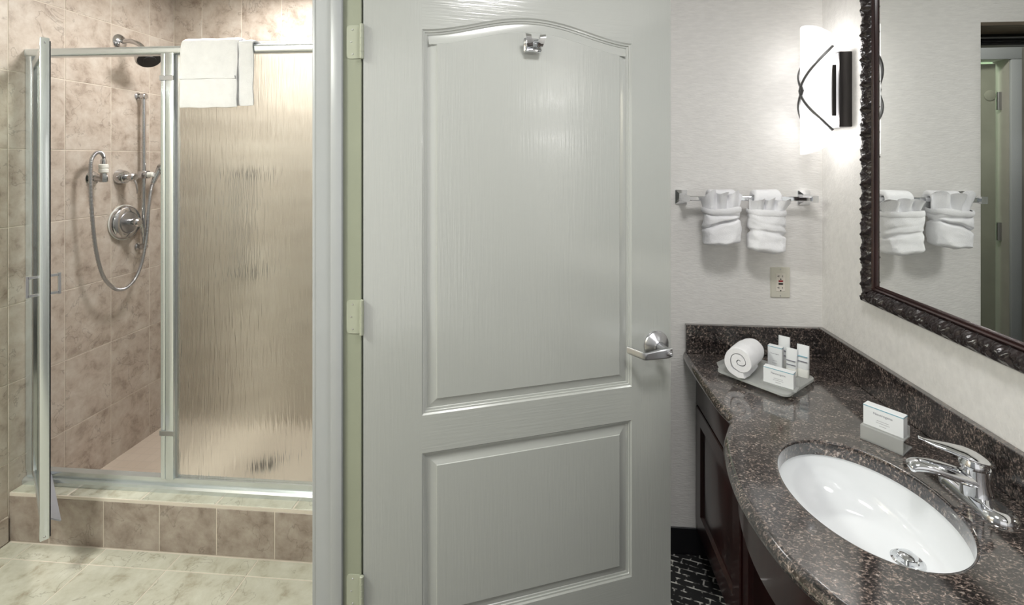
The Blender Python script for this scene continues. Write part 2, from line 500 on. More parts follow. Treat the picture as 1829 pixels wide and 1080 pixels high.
def mosaic():
    m = M('pink_beige_mosaic', (0.50, 0.41, 0.335), 0.4)
    nt = m.node_tree; b = nt.nodes['Principled BSDF']
    for l in list(b.inputs['Base Color'].links): nt.links.remove(l)
    tc = N(nt, 'TexCoord')
    br = N(nt, 'TexBrick'); br.offset = 0.0
    br.inputs['Scale'].default_value = 1; br.inputs['Brick Width'].default_value = 0.052; br.inputs['Row Height'].default_value = 0.052; br.inputs['Mortar Size'].default_value = 0.0015
    br.inputs['Color1'].default_value = (0.69, 0.595, 0.51, 1); br.inputs['Color2'].default_value = (0.66, 0.565, 0.48, 1); br.inputs['Mortar'].default_value = (0.62, 0.535, 0.46, 1)
    nt.links.new(tc.outputs['Object'], br.inputs['Vector']); nt.links.new(br.outputs['Color'], b.inputs['Base Color'])
    return m
struct('floor_shower', (XL - 0.002, JX0 + 0.01, CURB_Y + 0.148, YS + 0.002, -0.02, 0.034), mosaic(), 'pinkish small-tile shower floor')
dr = empty('shower_drain', (-1.36, 2.21, 0.034))
bm = NB(); lathe(bm, [(0.055, 0), (0.055, 0.003), (0.047, 0.004)], (-1.36, 2.21, 0.034), (0, 0, 1)); obj('rim', bm, SATIN, dr)
bm = NB(); lathe(bm, [(0.045, 0.0035), (0.045, 0.0045)], (-1.36, 2.21, 0.034), (0, 0, 1)); obj('grate', bm, RUBBER, dr)
tag(dr, 'round dark drain in the shower floor behind the textured glass', 'drain')

# black base on the carpet
struct('baseboard_back', (OPX + 0.001, 0.60, YB - 0.006, YB, 0.0, 0.102), BLACKBASE, 'black vinyl baseboard under the wallpaper wall', bev=0.002)
struct('trim_1', (-0.42, OPX, YB - 0.0005, YB + 0.135, OPZ - 0.012, OPZ), BROWNW, 'brown wood soffit of the opening seen in the mirror')
hb = tag(empty('trim_2', (0, YB + 0.14, OPZ - 0.05)), 'black track header over the opening seen in the mirror', kind='structure')
bxo('track_body', (-0.60, OPX + 0.05, YB + 0.132, YB + 0.175, OPZ - 0.055, OPZ + 0.01), DARKHD, hb, bev=0.001)
for k in range(2):
    bxo('track_rib', (-0.60, OPX + 0.05, YB + 0.124, YB + 0.132, OPZ - 0.030 - 0.014 * k, OPZ - 0.024 - 0.014 * k), SATIN if k == 0 else DARKHD, hb, bev=0.001)

# ------------------------------------------------------------------ doorway between bathroom and vanity
dj = tag(empty('trim_3', (JX0, JY, 0)), 'white painted door jamb between shower and open door', kind='structure')
ZT = 2.045
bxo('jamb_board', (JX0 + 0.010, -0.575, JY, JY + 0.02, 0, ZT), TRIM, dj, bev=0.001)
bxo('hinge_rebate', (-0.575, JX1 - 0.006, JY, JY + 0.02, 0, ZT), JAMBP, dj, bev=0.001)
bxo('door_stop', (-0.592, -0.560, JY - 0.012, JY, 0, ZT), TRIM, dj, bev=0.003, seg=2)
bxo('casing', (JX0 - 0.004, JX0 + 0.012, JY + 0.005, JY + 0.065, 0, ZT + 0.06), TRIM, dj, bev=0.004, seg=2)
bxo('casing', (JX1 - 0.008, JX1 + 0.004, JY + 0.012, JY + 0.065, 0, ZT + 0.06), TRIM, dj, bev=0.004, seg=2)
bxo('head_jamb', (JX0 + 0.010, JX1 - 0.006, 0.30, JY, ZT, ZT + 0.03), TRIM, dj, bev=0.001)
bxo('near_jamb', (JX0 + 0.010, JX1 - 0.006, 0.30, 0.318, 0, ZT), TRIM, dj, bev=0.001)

# ------------------------------------------------------------------ the open door
HX, HY_ = -0.505, 1.262
door = tag(empty('door_1', (HX, HY_, 0.012), R(20)), 'white two-panel moulded door with arched top panel, standing open', kind='structure')
DW, DH, DT = 0.945, 2.02, 0.040
PS0, PS1 = 0.156, 0.806
def arch(s):
    t = (s - PS0) / (PS1 - PS0)
    return 1.850 + 0.0545 * (0.5 - 0.5 * math.cos(2 * PI * t)) ** 0.86
UB, LT, LB = 0.774, 0.669, 0.177     # local z (door bottom at 0.012)
def up_outline(n=40):
    pts = [(PS0, UB), (PS1, UB)]
    for i in range(n + 1):
        s = PS1 + (PS0 - PS1) * i / n
        pts.append((s, arch(s)))
    return pts
def lo_outline():
    return [(PS0, LB), (PS1, LB), (PS1, LT), (PS0, LT)]
def inset(pts, d):
    n = len(pts); out = []
    for i in range(n):
        p0, p1, p2 = Vector(pts[i - 1]), Vector(pts[i]), Vector(pts[(i + 1) % n])
        e1, e2 = (p1 - p0).normalized(), (p2 - p1).normalized()
        n1, n2 = Vector((-e1.y, e1.x)), Vector((-e2.y, e2.x))
        b = (n1 + n2)
        b = b / max(0.3, b.length_squared) * 2.0
        out.append((p1.x + b.x * d, p1.y + b.y * d))
    return out
# slab: stiles and rails (front face pieces carry their own grain direction)
bm = NB()
def quadface(pts, y, mi):
    f = bm.faces.new([bm.verts.new((p[0], y, p[1])) for p in pts]); f.material_index = mi
quadface([(0, 0), (PS0, 0), (PS0, DH), (0, DH)], 0, 0)
quadface([(PS1, 0), (DW, 0), (DW, DH), (PS1, DH)], 0, 0)
quadface([(PS0, 0), (PS1, 0), (PS1, LB), (PS0, LB)], 0, 1)
quadface([(PS0, LT), (PS1, LT), (PS1, UB), (PS0, UB)], 0, 1)
n = 40
for i in range(n):
    a, b = PS0 + (PS1 - PS0) * i / n, PS0 + (PS1 - PS0) * (i + 1) / n
    quadface([(a, arch(a)), (b, arch(b)), (b, DH), (a, DH)], 0, 1)
bmesh.ops.remove_doubles(bm, verts=bm.verts[:], dist=1e-5)
# back and edges
def q4(a, b, c, d, mi=2):
    f = bm.faces.new([bm.verts.new(p) for p in (a, b, c, d)]); f.material_index = mi
q4((DW, DT, 0), (0, DT, 0), (0, DT, DH), (DW, DT, DH))
q4((0, DT, 0), (0, 0, 0), (0, 0, DH), (0, DT, DH))
q4((DW, 0, 0), (DW, DT, 0), (DW, DT, DH), (DW, 0, DH))
q4((0, 0, DH), (DW, 0, DH), (DW, DT, DH), (0, DT, DH))
q4((0, DT, 0), (DW, DT, 0), (DW, 0, 0), (0, 0, 0))
obj('slab', bm, None, door, local=True, smooth=0, mats=[DOORV, DOORH, DOORS], flip=False)
for outl in (up_outline(), lo_outline()):
    bm = NB()
    prof = [(0, 0), (0.004, 0.0035), (0.008, 0.0045), (0.009, 0.0075), (0.014, 0.0085), (0.0155, 0.0105), (0.019, 0.0105), (0.0405, 0.0035), (0.042, 0.0015)]
    loops = [[(x, d, z) for x, z in inset(outl, i)] for i, d in prof]
    rows = loft(bm, loops, True, False, False, mi=1)
    f = bm.faces.new([v for v in rows[-1]]); f.material_index = 0
    if f.normal.y > 0: pass
    obj('raised_panel', bm, None, door, local=True, smooth=25, mats=[DOORV, DOORS])
# hinges
for zc in (1.816, 1.075, 0.335):
    z = zc - 0.012
    hg = NB()
    lathe(hg, [(0.003, -0.048), (0.0058, -0.046), (0.0058, 0.046), (0.003, 0.048)], (-0.004, -0.006, z), (0, 0, 1), n=16)
    for q in (-0.027, -0.009, 0.009, 0.027):
        lathe(hg, [(0.0064, q - 0.0006), (0.0064, q + 0.0006)], (-0.004, -0.006, z), (0, 0, 1), n=16)
    h = obj('hinge', hg, HINGEP, door, local=True)
    lf = NB()
    loop = rrect(0.042, 0.090, 0.010, 4)
    # leaf lies flat on the jamb: world plane y = JY
    x0 = -0.530
    pts = [(min(x0 + a, -0.509), zc + b) for a, b in loop]
    loft(lf, [[(x, JY - 0.0001, zz) for x, zz in pts], [(x, JY - 0.0022, zz) for x, zz in pts]], True, True, True)
    obj('leaf', lf, HINGEP, h)
    for dx, dz in ((-0.010, 0.033), (-0.014, 0.0), (-0.010, -0.033)):
        sc = NB(); lathe(sc, [(0.0026, 0), (0.002, 0.0012)], (x0 + dx + 0.006, JY - 0.0022, zc + dz), (0, -1, 0), n=10)
        obj('screw', sc, SATIN, h)
# lever handle
hs, hz = 0.891, 0.898
hd = NB()
lathe(hd, [(0.0435, 0), (0.0435, 0.004), (0.041, 0.008), (0.022, 0.021), (0.019, 0.024), (0.017, 0.026)], (hs, 0, hz), (0, -1, 0), n=40)
hnd = obj('door_handle', hd, SATIN, door, local=True)
bm = NB()
lathe(bm, [(0.0145, 0.022), (0.0135, 0.040), (0.0125, 0.058)], (hs, 0, hz), (0, -1, 0), n=24)
obj('spindle', bm, SATIN, hnd, local=True)
bm = NB()
path = [(hs + 0.014, -0.066, hz - 0.001), (hs, -0.067, hz - 0.001), (hs - 0.03, -0.067, hz - 0.002), (hs - 0.068, -0.066, hz - 0.005), (hs - 0.076, -0.063, hz - 0.006), (hs - 0.085, -0.052, hz - 0.004), (hs - 0.112, -0.020, hz + 0.002)]
P = [Vector(p) for p in path]
loops = []
for i, p in enumerate(P):
    t = (P[min(i + 1, len(P) - 1)] - P[max(i - 1, 0)]).normalized()
    nrm = t.cross(Vector((0, 0, 1))).normalized()
    hh = (0.013, 0.0145, 0.013, 0.0105, 0.0105, 0.0105, 0.0100)[i]
    th = (0.004, 0.0075, 0.0065, 0.0045, 0.004, 0.0035, 0.003)[i]
    loops.append([p + nrm * (a * th) + Vector((0, 0, 1)) * (b * hh) for a, b in ((1, 0.8), (0.7, 1), (-0.7, 1), (-1, 0.8), (-1, -0.8), (-0.7, -1), (0.7, -1), (1, -0.8))])
loft(bm, loops, True, True, True)
obj('lever', bm, SATIN, hnd, local=True, smooth=30)
bm = NB()
lathe(bm, [(0.0095, 0.072), (0.0095, 0.076), (0.0065, 0.077), (0.006, 0.083), (0.004, 0.085)], (hs + 0.002, 0, hz - 0.001), (0, -1, 0), n=24)
obj('lock_button', bm, SATIN, hnd, local=True)
# robe hook
ks, kz = 0.476, 1.823
bm = NB()
lp = rrect(0.050, 0.044, 0.006, 4, ks, kz)
loft(bm, [[(x, 0.0016, z) for x, z in lp], [(x, -0.004, z) for x, z in lp], [(ks + (x - ks) * 0.86, -0.009, kz + (z - kz) * 0.86) for x, z in lp]], True, True, True)
hk = obj('robe_hook', bm, CHROME, door, local=True, smooth=30)
for sx in (-1, 1):
    bm = NB()
    loops = []
    for n_out, zo, xo, hw in ((-0.006, -0.010, 0.012, 0.010), (-0.020, -0.012, 0.013, 0.009), (-0.032, -0.006, 0.015, 0.009), (-0.040, 0.006, 0.018, 0.009), (-0.043, 0.020, 0.022, 0.0085)):
        tl = 0.004
        loops.append([(ks + sx * (xo - hw), n_out, kz + zo - tl), (ks + sx * (xo + hw), n_out, kz + zo - tl + 0.002), (ks + sx * (xo + hw), n_out + 0.005, kz + zo + tl + 0.002), (ks + sx * (xo - hw), n_out + 0.005, kz + zo + tl)])
    loft(bm, loops, True, True, True)
    obj('prong', bm, CHROME, hk, local=True, smooth=25)
bm = NB(); box(bm, ks - 0.024, ks + 0.024, -0.026, -0.006, kz - 0.023, kz - 0.014, bev=0.003, seg=2)
obj('ledge', bm, CHROME, hk, local=True)

# ------------------------------------------------------------------ shower enclosure
FY = 1.80
en = empty('shower_enclosure', (-1.4, FY, 0.191))
tag(en, 'silver framed shower screen with rain-textured glass panel on the tiled curb', 'shower screen')
XE = JX0 + 0.011
bm = NB()
loft(bm, [[(x, FY + a, 1.930 + b) for a, b in rrect(0.040, 0.034, 0.010, 4)] for x in (XL + 0.001, XE)], True, True, True)
obj('top_rail', bm, ALU, en)
bm = NB()
for x in ():
    pass
prof = [(-0.028, 0.191), (-0.028, 0.206), (-0.022, 0.213), (-0.010, 0.216), (-0.010, 0.238), (0.014, 0.240), (0.014, 0.216), (0.028, 0.210), (0.028, 0.191)]
loft(bm, [[(x, FY + a, z) for a, z in prof] for x in (XL + 0.001, XE)], True, True, True)
obj('bottom_rail', bm, ALU, en)
bm = NB()
box(bm, -1.538, -1.519, FY - 0.018, FY + 0.018, 0.236, 1.922, bev=0.003, seg=2)
box(bm, -1.517, -1.482, FY - 0.020, FY + 0.018, 0.236, 1.922, bev=0.004, seg=2)
mu = obj('mullion', bm, ALU, en)
bxo('gasket', (-1.5415, -1.537, FY - 0.012, FY + 0.012, 0.24, 1.92), RUBBER, mu)
for zc in (1.82, 0.42):
    bxo('clip', (-1.540, -1.481, FY - 0.0215, FY - 0.019, zc - 0.010, zc + 0.010), SATIN, mu, bev=0.001)
bm = NB()
box(bm, XL + 0.001, XL + 0.028, FY - 0.016, FY + 0.016, 0.236, 1.922, bev=0.003, seg=2)
obj('wall_jamb', bm, ALU, en)
pane = bxo('textured_pane', (-1.485, XE, FY - 0.0025, FY + 0.0025, 0.236, 1.922), RAIN, en, smooth=0)
bm = NB()
box(bm, -1.483, -1.476, FY - 0.006, FY - 0.003, 0.240, 1.92, bev=0.001)
obj('glazing_bead', bm, SATIN, en)

# swinging door, open towards the viewer
hx, hy = -2.092, FY - 0.004
fx_, fy_ = -1.728, 1.513
dlen = math.hypot(fx_ - hx, fy_ - hy)
sd = empty('shower_door', (hx, hy, 0.195), math.atan2(fy_ - hy, fx_ - hx))
tag(sd, 'clear glass shower door with silver frame, swung open edge-on', 'shower door')
Z0, Z1 = 0.0, 1.722
def dbox(name, dims, mat, parent, bev=0.003, seg=2):
    bm = NB(); box(bm, *dims, bev=bev, seg=seg); return obj(name, bm, mat, parent, local=True)
bm = NB(); lathe(bm, [(0.011, 0.03), (0.011, 1.70)], (0.004, 0, 0), (0, 0, 1), n=16); box(bm, 0.008, 0.034, -0.010, 0.010, 0.03, 1.70, bev=0.002)
hst = obj('hinge_stile', bm, CHROMED, sd, local=True)
fst = dbox('free_stile', (dlen - 0.030, dlen, -0.0125, 0.0125, Z0, Z1), ALU, sd)
dbox('edge_seal', (dlen - 0.026, dlen - 0.002, 0.0125, 0.0155, Z0 + 0.005, Z1 - 0.01), RUBBER, fst, 0.001, 1)
for zz in (Z0 + 0.012, Z1 - 0.018):
    bm = NB(); lathe(bm, [(0.0035, 0), (0.0025, 0.0015)], (dlen, 0.0, zz), (1, 0, 0), n=10); obj('screw', bm, SATIN, fst, local=True)
dbox('top_rail', (0.03, dlen - 0.028, -0.008, 0.008, 1.672, 1.702), ALU, sd)
br = dbox('bottom_rail', (0.03, dlen - 0.028, -0.008, 0.008, 0.022, 0.056), ALU, sd)
bm = NB()
loft(bm, [[(x, 0.006, 0.056), (x, 0.010, 0.058), (x, 0.044, 0.030), (x, 0.041, 0.026)] for x in (0.03, dlen - 0.032)], True, True, True)
obj('drip_sweep', bm, SWEEP, br, local=True)
dbox('pane', (0.03, dlen - 0.026, -0.0025, 0.0025, 0.05, 1.68), CLEAR, sd, 0, 1)
pz = 0.866
for sy in (-1, 1):
    bm = NB()
    xk = dlen - 0.045
    for zz in (-0.031, 0.031):
        box(bm, xk - 0.005, xk + 0.005, *(sorted((sy * 0.003, sy * 0.040))), pz + zz - 0.005, pz + zz + 0.005, bev=0.001)
    box(bm, xk - 0.005, xk + 0.005, *(sorted((sy * 0.036, sy * 0.045))), pz - 0.038, pz + 0.038, bev=0.001)
    obj('pull_handle', bm, CHROME, sd, local=True)

# ------------------------------------------------------------------ shower fittings on the left wall
WX = XL
sh = empty('overhead_shower', (WX, 2.213, 2.078))
tag(sh, 'chrome shower head on bent arm above the slide bar', 'shower head')
bm = NB(); lathe(bm, [(0.038, 0), (0.038, 0.003), (0.030, 0.012), (0.012, 0.018)], (WX, 2.213, 2.078), (1, 0, 0)); obj('flange', bm, CHROMED, sh)
bm = NB(); tube(bm, catmull([(WX, 2.213, 2.078), (WX + 0.05, 2.213, 2.082), (WX + 0.10, 2.213, 2.066), (WX + 0.132, 2.213, 2.038)], 6), 0.0115); obj('arm', bm, CHROMED, sh)
ax = Vector((0.58, -0.22, -0.78)).normalized()
hp = Vector((WX + 0.128, 2.213, 2.042))
bm = NB(); lathe(bm, [(0.012, -0.004), (0.017, 0.008), (0.015, 0.018), (0.038, 0.030), (0.053, 0.046), (0.055, 0.070), (0.051, 0.075)], hp, ax); obj('head', bm, CHROMED, sh)
bm = NB(); lathe(bm, [(0.050, 0.073), (0.049, 0.078), (0.028, 0.079), (0.027, 0.082), (0.008, 0.083)], hp, ax); obj('spray_face', bm, RUBBER, sh)

bar = empty('slide_bar', (WX, 2.318, 1.05))
tag(bar, 'vertical chrome slide bar with hand shower holder on tiled wall', 'slide bar')
bm = NB(); lathe(bm, [(0.0095, 1.055), (0.0095, 1.825)], (WX + 0.034, 2.318, 0), (0, 0, 1), n=20); obj('rail', bm, CHROMED, bar)
for zz in (1.823, 1.05):
    bm = NB(); lathe(bm, [(0.020, 0), (0.020, 0.004), (0.013, 0.008), (0.013, 0.020), (0.0155, 0.024), (0.0155, 0.044), (0.012, 0.047)], (WX, 2.318, zz), (1, 0, 0), n=20); obj('bracket', bm, CHROMED, bar)
bm = NB(); box(bm, WX + 0.016, WX + 0.056, 2.298, 2.338, 1.400, 1.440, bev=0.006, seg=2)
sl = obj('slider', bm, CHROMED, bar)
bm = NB(); lathe(bm, [(0.014, 0), (0.014, 0.022), (0.010, 0.026)], (WX + 0.056, 2.318, 1.42), (1, 0.3, 0), n=16); obj('clamp_knob', bm, WHITEP, sl)
hs_ = empty('hand_shower', (WX + 0.085, 2.335, 1.41))
tag(hs_, 'small chrome hand shower held on the slide bar', 'hand shower')
bm = NB(); tube(bm, catmull([(WX + 0.075, 2.328, 1.375), (WX + 0.083, 2.338, 1.41), (WX + 0.092, 2.352, 1.45)], 5), [0.010, 0.0105, 0.011, 0.0115, 0.012, 0.0125, 0.013, 0.0135, 0.014, 0.0145, 0.015]); obj('handle', bm, CHROMED, hs_)
bm = NB(); lathe(bm, [(0.012, -0.02), (0.034, 0.0), (0.036, 0.016), (0.033, 0.020)], (WX + 0.092, 2.365, 1.455), (0.75, 0.45, -0.35)); obj('head', bm, CHROMED, hs_)

el = empty('hose_outlet', (WX, 2.070, 1.411))
tag(el, 'chrome wall outlet elbow with white vacuum breaker feeding the hose', 'wall outlet')
bm = NB(); lathe(bm, [(0.033, 0), (0.033, 0.003), (0.028, 0.010), (0.015, 0.014), (0.014, 0.050)], (WX, 2.070, 1.411), (1, 0, 0)); obj('flange', bm, CHROMED, el)
bm = NB(); lathe(bm, [(0.013, -0.012), (0.0165, -0.010), (0.0165, 0.010), (0.013, 0.024), (0.012, 0.034)], (WX + 0.058, 2.070, 1.405), (0, 0, 1), n=6); obj('elbow', bm, CHROMED, el, smooth=20)
bm = NB(); lathe(bm, [(0.013, 0.030), (0.019, 0.034), (0.019, 0.048), (0.0165, 0.050), (0.0165, 0.053), (0.019, 0.055), (0.019, 0.068), (0.014, 0.072)], (WX + 0.058, 2.070, 1.405), (0, 0, 1)); obj('vacuum_breaker', bm, WHITEP, el)
bm = NB(); lathe(bm, [(0.012, 0.070), (0.0125, 0.088), (0.009, 0.096)], (WX + 0.058, 2.070, 1.405), (0, 0, 1)); obj('hose_nut', bm, CHROMED, el)

hx0 = WX + 0.058
hpts = [(hx0, 2.070, 1.488), (hx0, 2.070, 1.513), (hx0 + 0.004, 2.050, 1.530), (hx0 + 0.008, 2.020, 1.522), (hx0 + 0.010, 1.999, 1.480), (hx0 + 0.012, 1.996, 1.36), (hx0 + 0.012, 2.006, 1.208), (hx0 + 0.012, 2.023, 1.079), (hx0 + 0.012, 2.055, 0.964), (hx0 + 0.012, 2.101, 0.901), (hx0 + 0.012, 2.142, 0.876), (hx0 + 0.012, 2.188, 0.878), (hx0 + 0.013, 2.232, 0.915), (hx0 + 0.015, 2.266, 0.990), (hx0 + 0.018, 2.289, 1.112), (hx0 + 0.018, 2.301, 1.254), (hx0 + 0.017, 2.316, 1.340), (hx0 + 0.017, 2.327, 1.372)]
pts = catmull(hpts, 26)
bm = NB(); tube(bm, pts, [0.0078 + 0.0007 * (1 if i % 3 == 0 else -1) for i in range(len(pts))], 10)
tag(obj('shower_hose', bm, SATIN, smooth=60), 'ribbed metal hose hanging in a long loop on the tiled wall', 'shower hose')

mv = empty('mixing_valve', (WX, 2.235, 1.185))
tag(mv, 'large round chrome shower valve with lever handle', 'shower valve')
o_ = (WX, 2.235, 1.185)
bm = NB(); lathe(bm, [(0.086, 0), (0.088, 0.002), (0.088, 0.006)], o_, (1, 0, 0), n=48); obj('caulk_ring', bm, WHITEP, mv)
bm = NB(); lathe(bm, [(0.084, 0.004), (0.084, 0.012), (0.080, 0.022), (0.072, 0.028), (0.054, 0.031), (0.052, 0.030)], o_, (1, 0, 0), n=48); obj('escutcheon', bm, CHROMED, mv)
bm = NB(); lathe(bm, [(0.050, 0.030), (0.049, 0.035), (0.030, 0.037), (0.018, 0.037)], o_, (1, 0, 0), n=40); obj('temperature_dial', bm, SATIN, mv)
bm = NB(); lathe(bm, [(0.020, 0.036), (0.020, 0.056), (0.016, 0.057), (0.016, 0.059), (0.022, 0.060), (0.022, 0.082), (0.016, 0.088)], o_, (1, 0, 0), n=28); hub = obj('hub', bm, CHROMED, mv)
bm = NB(); tube(bm, catmull([(WX + 0.074, 2.240, 1.188), (WX + 0.078, 2.252, 1.165), (WX + 0.076, 2.262, 1.135), (WX + 0.072, 2.268, 1.110)], 5), [0.014 - 0.0005 * i for i in range(16)], 12, sx=0.7, sy=1.0); obj('lever', bm, CHROMED, hub)

dv = empty('diverter_valve', (WX, 2.222, 1.411))
tag(dv, 'small chrome diverter valve with lever beside the slide bar', 'shower valve')
o_ = (WX, 2.215, 1.411)
bm = NB(); lathe(bm, [(0.038, 0), (0.038, 0.003), (0.031, 0.030), (0.026, 0.036), (0.014, 0.037)], o_, (1, 0, 0), n=36); obj('escutcheon', bm, CHROMED, dv)
bm = NB(); lathe(bm, [(0.013, 0.036), (0.013, 0.056), (0.021, 0.060), (0.021, 0.078), (0.015, 0.083)], o_, (1, 0, 0), n=28); hub = obj('hub', bm, CHROMED, dv)
bm = NB(); tube(bm, catmull([(WX + 0.072, 2.217, 1.405), (WX + 0.080, 2.222, 1.380), (WX + 0.082, 2.226, 1.350), (WX + 0.078, 2.229, 1.330)], 5), [0.012 - 0.0005 * i for i in range(16)], 12, sx=0.6); obj('lever', bm, CHROMED, hub)

# grab bar behind the textured glass
gb = empty('grab_bar', (-1.69, YS, 1.14))
tag(gb, 'vertical grab bar on the shower back wall behind textured glass', 'grab bar')
bm = NB(); tube(bm, catmull([(-1.69, YS, 1.42), (-1.69, YS - 0.05, 1.42), (-1.69, YS - 0.06, 1.39), (-1.69, YS - 0.06, 1.14), (-1.69, YS - 0.06, 0.89), (-1.69, YS - 0.05, 0.86), (-1.69, YS, 0.86)], 6), 0.012); obj('bar', bm, SATIN, gb)
for zz in (1.42, 0.86):
    bm = NB(); lathe(bm, [(0.036, 0), (0.036, 0.004), (0.016, 0.010)], (-1.69, YS, zz), (0, -1, 0)); obj('flange', bm, BRONZE, gb)

# ------------------------------------------------------------------ towels
def jit(p, a, sc=18.0):
    v = Vector(p)
    return v + noise.noise_vector(v * sc) * a

def drape(x0, x1, path, th, seed, slices=26):
    """thick cloth following a Y-Z path, extruded in X with soft ends"""
    bm = NB()
    P = catmull([Vector((0, y, z)) for y, z in path], 7)
    loops = []
    for k in range(slices + 1):
        t = k / slices
        x = x0 + (x1 - x0) * t
        e = min(t, 1 - t) * slices
        sc = min(1.0, 0.35 + 0.45 * e)
        lo, li = [], []
        for i, p in enumerate(P):
            tg = (P[min(i + 1, len(P) - 1)] - P[max(i - 1, 0)]).normalized()
            nm = Vector((0, -tg.z, tg.y))
            w = th * sc * 0.5
            if i in (0, len(P) - 1): w *= 0.4
            lo.append(p + nm * w); li.append(p - nm * w)
        lp = lo + list(reversed(li))
        loops.append([jit((x, v.y, v.z + seed), 0.004, 14) - Vector((0, 0, seed)) for v in lp])
    loft(bm, loops, True, True, True)
    return bm
tw = empty('hand_towel', (-1.3, FY, 1.96))
tag(tw, 'folded white towel draped over the shower screen top rail', 'towel')
pa = [(FY - 0.040, 1.700), (FY - 0.038, 1.80), (FY - 0.036, 1.90), (FY - 0.030, 1.950), (FY - 0.012, 1.967), (FY + 0.012, 1.967), (FY + 0.030, 1.950), (FY + 0.034, 1.90), (FY + 0.034, 1.72)]
pb = [(FY - 0.026, 1.708), (FY - 0.0255, 1.80), (FY - 0.0255, 1.90), (FY - 0.0255, 1.945), (FY - 0.012, 1.9575), (FY + 0.012, 1.9575), (FY + 0.0255, 1.945), (FY + 0.026, 1.935), (FY + 0.026, 1.925)]
fo = obj('outer_fold', drape(-1.438, -1.205, pa, 0.013, 0.0), TOWEL, tw, smooth=60)
bm = NB()
pr = [(FY - 0.0475, 1.822), (FY - 0.0485, 1.816), (FY - 0.0475, 1.810)]
loft(bm, [[jit((x, y, z), 0.0015, 14) for y, z in pr + [(FY - 0.040, 1.810), (FY - 0.040, 1.822)]] for x in [-1.434 + 0.225 * i / 20 for i in range(21)]], True, True, True)
obj('woven_band', bm, TOWEL, fo)
obj('inner_fold', drape(-1.425, -1.148, pb, 0.012, 3.1), TOWEL, tw, smooth=60)

# towel bar and two pocket-folded hand towels
BY, BZ = 1.812, 1.357
tb = empty('towel_bar', (0.7, YB, BZ))
tag(tb, 'chrome towel bar with square posts on the wallpaper wall', 'towel bar')
bm = NB(); box(bm, 0.485, 0.950, BY - 0.009, BY + 0.009, BZ - 0.008, BZ + 0.008, bev=0.002); obj('rail', bm, CHROME, tb)
for x in (0.492, 0.938):
    bm = NB()
    loft(bm, [[(x + a * q, y, BZ + b * q) for a, b in rrect(0.044, 0.054, 0.004, 2)] for y, q in ((YB, 1), (YB - 0.006, 1), (YB - 0.022, 0.52), (YB - 0.050, 0.42), (YB - 0.085, 0.46))], True, True, True)
    obj('post', bm, CHROME, tb, smooth=25)

